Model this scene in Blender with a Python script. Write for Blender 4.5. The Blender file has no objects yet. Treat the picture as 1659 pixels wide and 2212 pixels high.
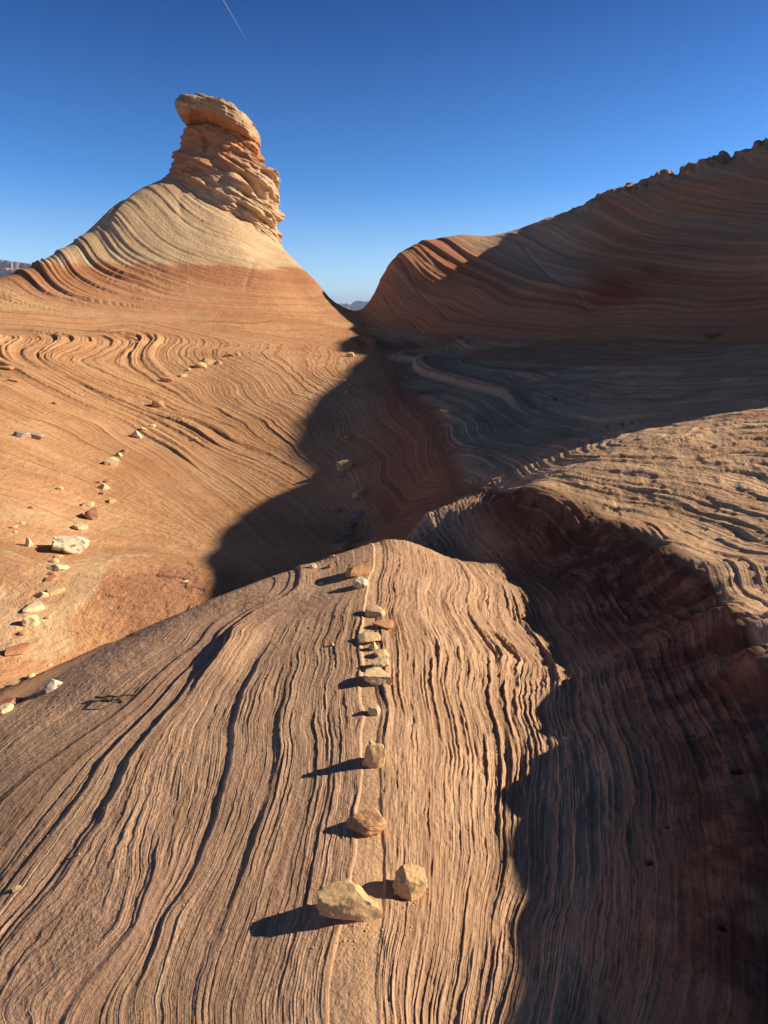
import bpy, bmesh, math, random, time
import numpy as np
from mathutils import Vector, Matrix, Euler
T0=time.time()
C=bpy.context.scene
COL=C.collection
# ------------------------------------------------------------------ camera, sky, sun, exposure
F=1207.;CX,CY=829.5,1106.;PIT=math.atan(.361);ZC=1.65      # focal length in units of a 1659 px wide picture
cp,sp=math.cos(PIT),math.sin(PIT)
AZ=math.radians(80);TS=.47                                  # sun: azimuth from +y towards +x, tangent of elevation
cam=bpy.data.cameras.new('camera');camo=bpy.data.objects.new('camera',cam);COL.objects.link(camo)
cam.sensor_fit='HORIZONTAL';cam.sensor_width=36;cam.lens=36*F/1659.;cam.clip_start=.05;cam.clip_end=60000
camo.location=(0,0,ZC);camo.rotation_euler=(math.pi/2-PIT,0,0);C.camera=camo
w=bpy.data.worlds.new('World');C.world=w;w.use_nodes=True
nt=w.node_tree;bg=nt.nodes['Background']
sky=nt.nodes.new('ShaderNodeTexSky');sky.sky_type='NISHITA';sky.sun_disc=False
sky.sun_elevation=math.atan(TS);sky.sun_rotation=AZ;sky.altitude=1400;sky.air_density=1.0;sky.dust_density=.35;sky.ozone_density=2.2
tcw=nt.nodes.new('ShaderNodeTexCoord');sx=nt.nodes.new('ShaderNodeSeparateXYZ');nt.links.new(tcw.outputs['Generated'],sx.inputs[0])
cr=nt.nodes.new('ShaderNodeValToRGB');nt.links.new(sx.outputs[2],cr.inputs[0])     # clear dry-air tint, by elevation
el=cr.color_ramp.elements
el[0].position=0;el[0].color=(.60,.70,.95,1);el[1].position=1;el[1].color=(.062,.064,.068,1)
for ps,cl in ((.03,(.62,.74,.95)),(.085,(.50,.66,.86)),(.18,(.20,.465,.77)),(.38,(.048,.215,.475)),(.62,(.075,.08,.088))): el.new(ps).color=(*cl,1)
mxs=nt.nodes.new('ShaderNodeMix');mxs.data_type='RGBA';mxs.blend_type='MULTIPLY';mxs.inputs[0].default_value=1
nt.links.new(sky.outputs[0],mxs.inputs[6]);nt.links.new(cr.outputs[0],mxs.inputs[7])
nt.links.new(mxs.outputs[2],bg.inputs[0]);bg.inputs[1].default_value=.128
sl=bpy.data.lights.new('sun','SUN');so=bpy.data.objects.new('sun',sl);COL.objects.link(so)
sl.energy=5.0;sl.angle=math.radians(.53);sl.color=(1,.87,.68)
SUN=Vector((math.sin(AZ),math.cos(AZ),TS)).normalized()
so.rotation_euler=SUN.to_track_quat('Z','Y').to_euler();so.location=(30,5,40)
C.view_settings.view_transform='Standard';C.view_settings.look='None';C.view_settings.exposure=.70;C.view_settings.gamma=1
C.view_settings.use_curve_mapping=False
C.cycles.max_bounces=6;C.cycles.diffuse_bounces=4
# ------------------------------------------------------------------ terrain field
def ray(px,py):
    px=np.asarray(px,float);py=np.asarray(py,float)
    x=(px-CX)/F;yc=(CY-py)/F
    y=cp+sp*yc;z=-sp+cp*yc;h=np.hypot(x,y)
    return np.arctan2(x,y),z/h
def rbf_fit(pts,vals,c=.05,lam=0.):
    pts=np.asarray(pts,float);n=len(pts)
    d=np.sqrt(((pts[:,None]-pts[None])**2).sum(-1)+c*c)
    A=np.zeros((n+3,n+3));A[:n,:n]=d-lam*np.eye(n);Pm=np.c_[np.ones(n),pts];A[:n,n:]=Pm;A[n:,:n]=Pm.T
    b=np.r_[np.asarray(vals,float),0,0,0]
    return pts,np.linalg.solve(A,b),c
def rbf_eval(m,q):
    pts,w,c=m;q=np.asarray(q,float).reshape(-1,2);out=np.empty(len(q));n=len(pts)
    for i in range(0,len(q),20000):
        s=q[i:i+20000];d=np.sqrt((s[:,None,0]-pts[None,:,0])**2+(s[:,None,1]-pts[None,:,1])**2+c*c)
        out[i:i+20000]=d@w[:n]+w[n]+s@w[n+1:]
    return out
# near ridge: rays solved against a ridge surface; rim and bench: by v = z - t*s
def zr(x,y):
    u=x+.03*y
    g=np.where(u<0,.15*-u+.022*u*u,.10*u+.16*u*u)
    return -.03-.085*y+.05*np.maximum(y-3.5,0)-g
def solveZ(px,py,f):
    th,T=ray(px,py);rs=np.geomspace(.5,14,4000);z=ZC+T*rs
    return float(rs[np.argmax(z<f(rs*np.sin(th),rs*np.cos(th)))])
HB=np.array([(-9,-.05),(0,-.10),(.5,-.2),(.89,-.33),(1.09,-.46),(1.31,-.56),(1.56,-.62),(1.89,-.78),(2.07,-.9),(2.3,-.97),(2.75,-1.26),(3.2,-1.45),(3.8,-1.52),(4.1,-1.58),(4.55,-1.55),(4.95,-1.15),(5.3,-1.12),(6,-1.25),(6.6,-1.45),(7.2,-1.85),(90,-2)])
def solveH(px,py,sag):
    "distance along a ray to the sheet that lies sag below the edge of the shade"
    th,T=ray(px,py);rs=np.geomspace(.5,14,4000);X_=rs*np.sin(th);Y_=rs*np.cos(th)
    s_=X_*math.sin(AZ)+Y_*math.cos(AZ);q_=-X_*math.cos(AZ)+Y_*math.sin(AZ)
    return float(rs[np.argmax(ZC+T*rs-TS*s_<np.interp(q_,HB[:,0],HB[:,1])-sag)])
def solveV(px,py,v):
    th,T=ray(px,py);a=math.sin(th)*math.sin(AZ)+math.cos(th)*math.cos(AZ)
    return float((v-ZC)/(T-a*TS))
RIDGE=[(800,2212),(790,1960),(795,1780),(805,1640),(808,1540),(815,1420),(820,1330),(800,1250),(805,1200),
(600,2212),(400,2212),(200,2212),(0,2212),(650,1950),(450,1950),(250,1950),(0,1950),(650,1700),(450,1700),(250,1700),(0,1700),
(650,1500),(500,1500),(330,1500),(180,1540),(0,1620),(560,1390),(650,1320),(440,1400),(600,1280),(350,1400),(500,1320),(720,1230),
(950,2212),(950,1950),(1070,1950),(950,1700),(1080,1700),(950,1450),(1100,1450),(900,1300),(1000,1300),(1070,1300),(920,1190),(1010,1190)]
VR=[(1132,1072,-1.75),(1204,1096,-1.65),(1290,1128,-1.58),(1372,1165,-1.5),(1450,1215,-1.33),(1530,1270,-1.1),(1600,1370,-.82),(1659,1462,-.72),
(1100,1000,-2.25)]
def dens(pts,step=28):
    pts=np.array(pts,float);d=np.r_[0,np.cumsum(np.hypot(*np.diff(pts[:,:2],axis=0).T))];t=np.linspace(0,d[-1],int(d[-1]/step)+1)
    return [tuple(np.interp(tt,d,pts[:,k]) for k in range(3)) for tt in t]
RIM=dens([(1132,1072,0),(1204,1096,0),(1290,1128,0),(1372,1165,0),(1450,1215,0),(1530,1270,0),(1600,1370,0),(1659,1462,0)],26)
VR=VR[8:]
RR=[]
for x_,y_,_ in RIM:
    r_=solveH(x_,y_,0.);t_,T_=ray(x_,y_);X_=r_*math.sin(t_);Y_=r_*math.cos(t_);RR.append((-X_*math.cos(AZ)+Y_*math.sin(AZ),X_*math.sin(AZ)+Y_*math.cos(AZ),x_,y_,r_))
RR.sort();RQ=np.array([a[0] for a in RR]);RS=np.array([a[1] for a in RR])
def solveS(px,py,k):
    "shelf right of the rim: falls k below the sun's ray per metre"
    th,T=ray(px,py);rs=np.geomspace(.5,16,4000);X_=rs*np.sin(th);Y_=rs*np.cos(th)
    s_=X_*math.sin(AZ)+Y_*math.cos(AZ);q_=-X_*math.cos(AZ)+Y_*math.sin(AZ)
    return float(rs[np.argmax(ZC+T*rs-TS*s_<np.interp(q_,HB[:,0],HB[:,1])-k*np.maximum(s_-np.interp(q_,RQ,RS),0))])
SHELF=[(1192,1048),(1264,1024),(1354,1000),(1504,952),(1659,908),(1659,1180),(1500,1100),(1380,1080),(1659,1320),(1280,1075),(1550,1200),(1659,1050),(1450,1150),(1340,1105),(1230,1075),(1600,1270),(1659,1400),(1450,1030),(1560,1020),(1600,1120)]
SAD=dens([(737,659,45.6),(745,670,45.2),(757,680,44.7),(772,682,44.5),(786,676,44.9)],8)
CBUT=dens([(-60,606,45.),(0,594,45.5),(60,574,46.3),(110,547,47.),(150,522,48.),(200,490,48.6),(250,447,49.),(300,414,49.5),(360,388,50.)],30)
CHIL=dens([(796,668,45.5),(808,628,47.),(830,585,48.),(865,548,49.),(900,524,50.),(1000,500,50.),(1050,507,50.),(1120,490,50.4),(1200,458,51.),(1262,440,51.5),(1300,415,51.5),(1400,380,50.5),(1500,355,49.5),(1580,322,48.5),(1659,290,47.),(1720,268,46)],30)
BEH=[]
for L_,dT_ in ((SAD,.03),(CBUT,.035),(CHIL,.03),([(595,515,51.),(622,545,51.),(650,577,50.5),(675,600,49.5),(700,627,48.5),(720,645,47.3)],.035)):
    for x_,y_,r_ in L_:
        t_,T_=ray(x_,y_);BEH.append((math.degrees(float(t_)),r_*1.09,ZC+(float(T_)-dT_)*r_*1.09))
CTRL=[(x,y,solveZ(x,y,zr)) for x,y in RIDGE]+[(x,y,solveV(x,y,v)) for x,y,v in VR]
SHD=[(1110,1130,0.064),(1150,1200,0.088),(1180,1180,0.081),(1190,1290,0.068),(1240,1180,0.088),(1260,1290,0.081),(1270,1420,0.057),(1330,1230,0.088),(1350,1330,0.081),(1370,1480,0.064),(1400,1260,0.081),(1450,1380,0.073),(1500,1540,0.068),(1480,1300,0.064),(1530,1400,0.064),(1600,1520,0.064),(1659,1600,0.060),
(1220,1560,0.048),(1340,1640,0.064),(1480,1720,0.073),(1600,1720,0.068),(1659,1850,0.064),(1200,1720,0.048),(1200,1850,0.040),(1340,1850,0.060),(1480,1920,0.068),(1600,2050,0.064),(1180,2000,0.040),(1200,2212,0.048),(1340,2080,0.064),(1400,2212,0.068),(1560,2212,0.068),(1659,2212,0.064),(1110,2212,0.028),(1220,1440,0.033),(1160,1340,0.040),(1130,1260,0.048)]
CTRL+=[(x,y,solveS(x,y,.30)) for x,y in SHELF]
CTRL+=[(x,y,solveH(x,y,0.)) for x,y,_ in RIM]+[(x,y,solveH(x,y,g)) for x,y,g in SHD]
# foot of the low ledge under the rim
CTRL+=[(x-16+.0*y,y+30,solveH(x-16,y+30,.05)) for x,y,_ in RIM[::2]]
CTRL+=[(x,y,solveZ(x,y,zr)) for x,y,_ in dens([(-60,1610,0),(0,1560,0),(135,1473,0),(350,1352,0),(445,1298,0),(560,1255,0),(640,1236,0),(720,1212,0),(790,1188,0),(850,1165,0)],36)]
CTRL+=[(960,1150,5.75),(900,1130,6.3),(950,1105,6.9),
# outer bench corner and edge above the basin
]+dens([(1098,1068,5.95),(1060,1064,6.5),(1025,1058,7.3),(1000,1050,8.5),(985,1000,9.6),(960,950,11.5),(935,890,14.5),(880,850,19.)],24)+[
# upper bench
(1659,830,12.2),(1450,870,12.),(1250,940,10.6),(1250,900,12.4),(1100,900,13.),(1050,960,10.6),
(1400,790,18.),(1200,800,20.),(1100,830,19.),(1000,790,25.),(960,850,18.5),(900,760,31.),(1650,775,16.),
# basin right wall and floor
(840,800,24.),
(800,1165,10.0),(740,1175,9.6),(640,1200,9.0),(760,1080,11.4),(860,1090,10.3),(925,1030,10.2),(800,980,14.),(880,950,13.3),(800,900,18.),(800,850,21.),(800,790,27.),
(540,1200,9.6),(600,1100,12.),(640,1000,15.),(660,900,19.),(700,800,26.),
(450,1250,8.6),(400,1300,8.0),(300,1300,8.2),(150,1400,7.5),(60,1500,6.6),(0,1480,6.8),(250,1400,7.3),
(450,1180,10.6),(300,1180,11.0),(150,1180,11.),(0,1200,10.6),(0,1350,8.3),
(500,1080,13.2),(350,1080,13.6),(150,1080,13.6),(0,1080,13.2),
(550,960,17.5),(400,960,18.),(200,960,18.),(0,960,17.),
(550,850,22.5),(400,850,23.),(200,850,22.5),(0,850,21.5),
(600,770,28.),(400,770,28.5),(200,760,28.5),(0,760,27.),
# foot of the butte and saddle
(0,672,36.),(200,688,37.),(400,692,38.),(600,695,40.),(700,702,41.5),(760,716,40.5),]+SAD+[(733,657,46.),
# butte skirt
]+CBUT+[
(80,620,42.),(200,600,43.),(300,600,43.),(400,600,43.),(500,600,43.5),(600,600,45.),(660,640,45.),
(200,540,46.5),(300,500,47.),(400,500,46.8),(500,500,47.2),(570,530,48.5),
(400,420,49.),(480,430,49.5),(550,470,50.),(595,515,51.),(650,577,50.5),(700,625,48.5),
# hill foot, face, crest
]+dens([(800,705,43.),(900,722,39.),(1000,732,35.),(1200,738,29.5),(1400,738,25.),(1659,740,20.)],50)+[
]+CHIL+[
(850,660,44.),(900,620,44.5),(1000,640,40.),(1000,570,46.),(1150,620,38.),(1150,540,46.),(1300,620,34.),(1300,520,43.5),(1450,620,31.),(1450,500,41.),(1659,620,27.),(1659,480,36.),(1659,380,42.),
]
# hidden and outside points: theta(deg), r, z
EXTRA=[]
for th in (-34,-29,-24,-18,-12,-6,0):   # falling away behind the near ridge
    EXTRA.append((th,6.3 if th<-25 else 6.6,-2.35 if th<-5 else -1.9))
for th,zz in ((-40,4.),(-34,4.),(-28,5.),(-22,6.),(-15,6.),(-9,3.),(-4,0.),(1,-1.5),(6,3),(12,3),(20,4),(30,5)):
    EXTRA+= [(th,66,zz-4),(th,80,zz-8),(th,120,-14)]
EXTRA+=BEH+[(-2.5,56,-3.5)]
for r,z in ((.5,-.07),(.8,-.11)):
    for th in (-150,-90,-50,-20,20,50,90,150): EXTRA.append((th,r,z-.06*(abs(th)>40)))
for th in (-170,-130,-95): EXTRA+=[(th,1.5,-.15),(th,3,-.8),(th,6,-1.8),(th,12,-2),(th,30,0),(th,60,1),(th,120,-8)]
for th in (-65,-48): EXTRA+=[(th,1.1,-.23),(th,1.6,-.34),(th,2.3,-.5),(th,3.2,-.73),(th,5.0,-1.3),(th,7,-2.4),(th,12,-2.2),(th,22,-.8),(th,34,.8),(th,46,2.5),(th,70,0),(th,120,-10)]
for th in (60,90): EXTRA+=[(th,5,.6),(th,9,1.1),(th,16,1.5),(th,28,6.),(th,42,10.),(th,70,6),(th,120,-6)]
EXTRA+=[(48,4.5,.5),(48,8,.7),(48,14,.9),(42,20,1.3),(42,28,6.5),(42,38,10.5),(48,60,5),(45,120,-8)]
for th in (130,175): EXTRA+=[(th,1.5,-.05),(th,3,.1),(th,6,.3),(th,12,0),(th,30,1),(th,60,2),(th,120,-8)]
for th in (46,52,60,75,90):
    for r in (.8,1.2,1.6,2.0,2.4,2.9,3.6):
        if th<50 and r<1.7: continue
        x_=r*math.sin(math.radians(th));y_=r*math.cos(math.radians(th));s_=x_*math.sin(AZ)+y_*math.cos(AZ);q_=-x_*math.cos(AZ)+y_*math.sin(AZ)
        EXTRA.append((th,r,min(float(np.interp(q_,HB[:,0],HB[:,1]))-.15+TS*s_,.12*s_)))
def build():
    P=[];V=[]
    for x,y,r in CTRL:
        t,T=ray(x,y);P.append((float(t),math.log(r)));V.append(float(T))
    for th,r,z in EXTRA: P.append((math.radians(th),math.log(r)));V.append((z-ZC)/r)
    return rbf_fit(P,V,.04,1e-3)
# ------------------------------------------------------------------ noise
def h2(ix,iy,seed):
    n=(ix.astype(np.int64)*374761393+iy.astype(np.int64)*668265263+seed*2147001325)&0xffffffff
    n=((n^(n>>13))*1274126177)&0xffffffff
    n=((n^(n>>16))*2246822519)&0xffffffff
    return ((n^(n>>15))&0xffffff)/float(0xffffff)
def vn(x,y,seed,hard=1.):
    "value noise 0..1; hard>1 makes the steps along x abrupt (ledges)"
    ix=np.floor(x);iy=np.floor(y);fx=x-ix;fy=y-iy
    if hard>1: fx=np.clip((fx-.5)*hard+.5,0,1)
    fx=fx*fx*(3-2*fx);fy=fy*fy*(3-2*fy)
    a=h2(ix,iy,seed);b=h2(ix+1,iy,seed);c=h2(ix,iy+1,seed);d=h2(ix+1,iy+1,seed)
    return (a*(1-fx)+b*fx)*(1-fy)+(c*(1-fx)+d*fx)*fy
def fbm(x,y,seed,o=4,g=.5):
    s=0;a=1;t=0
    for i in range(o):
        s=s+a*vn(x*2**i+i*17.3,y*2**i-i*9.1,seed+i);t+=a;a*=g
    return s/t
def sst(a,b,x):
    t=np.clip((x-a)/(b-a),0,1);return t*t*(3-2*t)
def strata(p,al,seed,layers):
    "ledges: p across the beds, al along them; layers of (frequency, along frequency, amplitude, hardness)"
    s=0
    for i,(f,g,a,hd) in enumerate(layers):
        s=s+a*(vn(p*f+.35*vn(al*g*2.3,p*f*.3,seed+50+i),al*g+7.7*i,seed+i,hd)-.5)
    return s
CG=0.
def shingle(p,al,seed,f,g,sgn=1,thr=.35,rise=.16):
    "overlapping beds: each bed rises sharply on one side (sgn) and dies away on the other"
    q=p*f+.35*(vn(p*f*.7,al*g*1.7,seed+9)-.5);i=np.floor(q);fr=q-i
    if sgn<0: fr=1-fr
    am=(1-sst(.20,.5,f*CG))*np.clip((h2(i,i*0,seed)**1.5)*.7+.9*vn(al*g+h2(i,i*0,seed+1)*50,i,seed+2)-thr,0,1.2)
    return am*sst(0,rise,fr)*(1-fr)/f
def sets(p,al,seed,per=1.7,tilt=.35):
    "cross-bedded sets: each set of beds is cut off at a bounding surface and dips its own way"
    w=p/per+.9*(fbm(al*.45,p*.25,seed,3)-.5);i=np.floor(w)
    return p+(h2(i,i*0,seed+5)-.5)*tilt*al+h2(i,i*0,seed+6)*3.1
def spacing(m,ph,lim):
    "metres between beds one unit apart on the base surface"
    A=np.full(X.shape,np.nan);A[m]=ph
    pa=np.gradient(A,axis=0)[m];pb=np.gradient(A,axis=1)[m];ta=TA[m];tb=TB[m]
    global CG
    CG=np.nan_to_num(np.maximum(abs(pa),abs(pb)),nan=9.)
    E=(ta*ta).sum(-1);G=(tb*tb).sum(-1);Fm=(ta*tb).sum(-1);D=E*G-Fm*Fm+1e-12
    g2=(G*pa*pa-2*Fm*pa*pb+E*pb*pb)/D
    s=1/np.sqrt(np.maximum(g2,1e-8));s=np.where(np.isfinite(s),s,0)
    return np.minimum(s,lim*R[m])
# ------------------------------------------------------------------ base surface on a polar grid
M=build()
def base_grid(th,lr): 
    A,B=np.meshgrid(th,lr,indexing='ij');return rbf_eval(M,np.c_[A.ravel(),B.ravel()]).reshape(A.shape)
cth=np.radians(np.r_[np.arange(-180,-56,6.),np.arange(-56,56,.5),np.arange(56,181,6.)])
clr=np.r_[np.linspace(math.log(.5),3.,430),np.linspace(3.,4.15,420)[1:],np.linspace(4.15,math.log(120),60)[1:]]
CT=base_grid(cth,clr)
seam=.5*(CT[0]+CT[-1]);CT[0]=seam;CT[-1]=seam
def cub(t):
    return (-.5*t+t*t-.5*t**3, 1-2.5*t*t+1.5*t**3, .5*t+2*t*t-1.5*t**3, -.5*t*t+.5*t**3)
def samp(G,fi,fj):
    "cubic along columns, linear across"
    i=np.clip(fi.astype(int),1,G.shape[0]-3);a=fi-i;j=np.clip(fj.astype(int),0,G.shape[1]-2);b=fj-j
    wts=cub(a);o=0
    for k in range(4):
        o=o+wts[k]*(G[i-1+k,j]*(1-b)+G[i-1+k,j+1]*b)
    return o
# final columns
fth=np.radians(np.unique(np.round(np.r_[np.arange(-180,-56,3.),np.arange(-56,-49,.5),np.arange(-49,-37,.15),np.arange(-37,37.01,.083),np.arange(37.1,49,.2),np.arange(49,60,.6),np.arange(60,181,3.)],4)))
NR=1180
fi=np.interp(fth,cth,np.arange(len(cth)))
# radial spacing per column: even in the picture, denser where the surface is in view
ct2=samp(CT,np.repeat(fi[:,None],len(clr),1),np.repeat(np.arange(len(clr))[None]*1.,len(fth),0))
cm=np.maximum.accumulate(ct2,1);vis=(ct2>=cm-1e-4).astype(float)
dT=np.abs(np.diff(ct2,axis=1))/(1+ct2[:,1:]**2)
wt=dT*(.12+.88*vis[:,1:])+.10*np.diff(clr)*(.35+.65*vis[:,1:])
for _ in range(3):
    wt[1:-1]=(wt[:-2]+2*wt[1:-1]+wt[2:])/4
ker=np.ones(9)/9
for i in range(len(fth)): wt[i]=np.convolve(wt[i],ker,'same')
cw=np.c_[np.zeros(len(fth)),np.cumsum(wt,1)]
LR=np.empty((len(fth),NR))
for i in range(len(fth)): LR[i]=np.interp(np.linspace(0,cw[i,-1],NR),cw[i],clr)
TH=np.repeat(fth[:,None],NR,1)
fj=np.interp(LR,clr,np.arange(len(clr)))
TT=samp(CT,np.repeat(fi[:,None],NR,1),fj)
R=np.exp(LR);X=R*np.sin(TH);Y=R*np.cos(TH);Z=ZC+TT*R
print('grid',X.shape,X.size,time.time()-T0)
def locate(px,py,G=ct2,lr=clr,back=0):
    "pixel of the photograph to (theta, ln r) on the base surface"
    th,T=ray(px,py);i=int(np.argmin(abs(fth-th)));c=G[i]
    k=np.nonzero(c>=T)[0]
    if len(k): k=k[0]
    else:
        m=lr>math.log(30);k=int(np.argmax(np.where(m,c,-9)))
    return float(th),float(lr[k])
def phi_field(lines,c=.03,lam=8e-3):
    P=[];V=[]
    for v,pts in lines:
        for q in pts: P.append(locate(*q));V.append(v)
    m=rbf_fit(P,V,c,lam)
    return m
def ev(m,mask):
    "evaluate a field on the masked vertices through a coarser grid"
    lim=math.radians(58);gt=np.linspace(max(TH[mask].min(),-lim),min(TH[mask].max(),lim),420);gl=np.linspace(LR[mask].min(),min(4.1,LR[mask].max()),760)
    A,B=np.meshgrid(gt,gl,indexing='ij');G=rbf_eval(m,np.c_[A.ravel(),B.ravel()]).reshape(420,760)
    a=np.clip((TH[mask]-gt[0])/(gt[1]-gt[0]),0,418.999);b=np.clip((LR[mask]-gl[0])/(gl[1]-gl[0]),0,758.999)
    return samp(G,a,b)
# ------------------------------------------------------------------ zones: near ridge, basin, bench, hill, butte
def curve(pts):
    q=sorted((float(ray(x,y)[0]),math.log(r)) for x,y,r in pts);q=np.array(q)
    return np.interp(fth,q[:,0],q[:,1])[:,None]
r_near=curve([(x,y,solveZ(x,y,zr)+.35) for x,y in ((0,1560),(135,1473),(350,1352),(560,1255),(720,1212),(790,1188))]+[(850,1165,5.9),(900,1130,6.5),(980,1080,7.6),(1060,1062,6.7)]+[(x,y,r+.12) for _,_,x,y,r in RR])
r_foot=curve([(0,672,36.),(200,688,37.),(400,692,38.),(600,695,40.),(700,702,41.5),(760,712,41.5),(800,705,43.),(900,722,39.),(1000,732,35.),(1200,738,29.5),(1400,738,25.),(1659,740,20.)])
edge=np.array([(math.log(r),float(ray(x,y)[0])) for x,y,r in [(1060,1062,7.1),(1000,1050,8.3),(985,1000,9.6),(960,950,11.5),(935,890,14.5),(880,850,19.),(835,780,30),(782,731,38.)]])
th_edge=np.interp(LR,edge[:,0],edge[:,1])
wN=1-sst(-.03,.03,LR-r_near)
wF=sst(-.02,.03,LR-r_foot)
gap=math.radians(-2.6)+.0*LR
wH=wF*sst(-.006,.006,TH-gap);wU=wF*(1-sst(-.006,.006,TH-gap))
mid=(1-wN)*(1-wF)
wC=mid*sst(-.02,.02,TH-th_edge);wB=mid*(1-sst(-.02,.02,TH-th_edge))
# base normals
def normals(X,Y,Z):
    P=np.stack([X,Y,Z],-1)
    a=np.gradient(P,axis=0);b=np.gradient(P,axis=1);n=np.cross(a,b)
    n/=np.linalg.norm(n,axis=-1,keepdims=True)+1e-12
    return n*np.sign(n[...,2:3]),a,b
N0,TA,TB=normals(X,Y,Z)
PHI=np.zeros_like(X);DISP=np.zeros_like(X);COLR=np.zeros(X.shape+(3,))
def mixc(a,b,t): return np.asarray(a)*(1-t)[...,None]+np.asarray(b)*t[...,None]
BED=np.zeros_like(X)
def add(wz,phi,d,c):
    global PHI,DISP,COLR
    m=wz>0;BED[m]+=wz[m]*S
    PHI[m]+=wz[m]*phi;DISP[m]+=wz[m]*d;COLR[m]+=wz[m][:,None]*c
# ---- near ridge
NL=[(-6,[(0,1600),(135,1490),(350,1365),(560,1266)]),(-4.7,[(0,1740),(150,1620),(300,1510),(440,1385),(560,1300)]),
(-3.4,[(0,1950),(100,1820),(200,1700),(300,1570),(400,1460),(465,1385)]),
(-2.6,[(0,2071),(75,1981),(165,1861),(240,1736),(280,1646),(350,1561),(415,1476),(480,1376),(560,1310),(640,1258)]),
(-1.8,[(135,2211),(225,2091),(300,2000),(330,1900),(350,1781),(370,1701),(395,1611),(425,1541),(480,1461),(530,1386),(600,1315),(680,1258)]),
(-.7,[(280,2150),(350,1986),(430,1846),(460,1771),(485,1686),(495,1581),(520,1500),(560,1420),(620,1330),(700,1270)]),
(.4,[(440,2111),(500,1961),(565,1761),(600,1611),(620,1511),(637,1450),(650,1380),(672,1320),(730,1260)]),
(1.4,[(540,2186),(600,2011),(640,1836),(670,1571),(678,1491),(695,1400),(720,1330),(755,1255)]),
(2.6,[(715,2130),(755,1950),(772,1840),(788,1680),(795,1550),(792,1440),(788,1350),(797,1260),(810,1200)]),
(3.8,[(850,2212),(862,2000),(868,1800),(866,1600),(860,1450),(855,1300),(866,1200)]),
(4.6,[(890,2190),(905,2101),(927,1861),(927,1681),(915,1501),(880,1330),(885,1200)]),
(5.8,[(1000,2131),(1035,1861),(1035,1681),(999,1501),(945,1297),(927,1185)]),
(7.,[(1080,2212),(1110,2000),(1140,1800),(1150,1600),(1130,1430),(1053,1263),(985,1175)]),
(8.5,[(1280,2212),(1320,1950),(1320,1700),(1260,1450),(1150,1280),(1060,1170)]),
(10.5,[(1590,2212),(1600,2000),(1560,1700),(1440,1400),(1300,1220),(1150,1120)]),
(-2.2,[(60,2130),(15,2190)]),
(12,[(1659,1500),(1600,1400),(1450,1235),(1290,1145),(1132,1085)])]
m=wN>0;ph=ev(phi_field(NL),m);r=R[m];x=X[m];y=Y[m];al=LR[m]*3.0
wob=.15*(fbm(x*1.5,y*1.5,11,3)-.5)+.075*(fbm(x*6,y*6,12,3)-.5)+.035*(vn(x*26,y*26,13)-.5)
p=ph+wob;S=spacing(m,ph,.075)
wde=.45*(1-sst(1.0,2.0,r));strip=sst(2.50,2.58,p)*(1-sst(3.0+wde,3.1+wde,p)) # smooth sandy strip under the stones
calm=fbm(x*.9+3,y*.9,31,3);rr=r**.75
lf=1-sst(-2.8,-1.0,p)          # calmer on the left flank
midz=sst(-2.2,-.5,p)*(1-sst(1.2,2.2,p))
rough=(.35+1.1*calm)*(1-.35*midz)*(1-.3*lf)
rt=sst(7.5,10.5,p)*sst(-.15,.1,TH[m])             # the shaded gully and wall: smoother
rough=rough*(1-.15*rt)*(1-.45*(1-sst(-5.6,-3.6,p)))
chip=.25+1.1*sst(.35,.6,fbm(x*5,y*2.2+x,38,3))
fin=1.1*shingle(p,al,21,3.7,1.3,thr=.7)+1.9*shingle(p,al,22,9.,2.6,thr=.5)*chip+2.3*shingle(p,al,23,19,5.2,thr=.4,rise=.3)*(1.4-.6*chip)+1.9*shingle(p,al,24,38,9,thr=.3,rise=.4)+.10*strata(p,al,25,[(9,7,.6,2.),(20,15,.5,1.)])
grain=fbm(x*30,y*30,35,4,.6)-.5;pit=sst(.6,.78,fbm(x*16,y*16,37,3))
rough=rough*(1+.75*sst(3.,3.6,p)*(1-rt)+.2*(1-strip))
d=.27*S*fin*rough*(1-.95*strip)+.0022*rr*grain*(1-.5*strip)-.0022*rr*pit*(1-midz)*(1-strip)*(1-lf)*sst(2.2,4.,p)+.016*rr*(fbm(x*1.3,y*1.3,36,3)-.5)-.002*rr*strip
# bold ledges dropping to the left
def ledge(p0,h,lo,hi,wd=.1):
    g=np.exp(LR[m]);k=sst(lo,lo*1.25,g)*(1-sst(hi*.8,hi,g));n=.5+.8*vn(al*2.1,p*0+p0,77)
    return h*rr*k*n*(sst(p0-wd,p0+wd,p)-sst(p0+wd,p0+1.6,p))
d+=ledge(-2.6,.009,1.0,5.5,.09)+ledge(-1.8,.006,1.0,2.0,.08)+ledge(-2.3,.03,2.7,3.8,.08)+ledge(-.7,.007,1.2,3.5,.06)+ledge(-3.4,.006,1.4,4.8,.07)+ledge(.4,.006,1.1,3.,.05)+ledge(-4.7,.004,2.,5.)
band=vn(p*6+.4*calm,al*.8,41,1.6);band2=vn(p*17,al*1.7,42);lt=fbm(x*3,y*3,43,3)
c=mixc((.28,.155,.095),(.62,.39,.24),np.clip(.12+.85*(.55*band+.45*band2)+.4*(lt-.5)-.25*sst(.25,.6,fin*3)*0,0,1))
pink=sst(.45,.7,fbm(x*.8+9,y*.8,44,3)+.25*lf-.1)*(1-rt)
c=mixc(c,np.array((.50,.29,.19)),.5*pink)
c=mixc(c,np.array((.66,.405,.23)),strip*(.45+.45*sst(.35,.6,fbm(x*3,y*3,46,4))))
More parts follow.
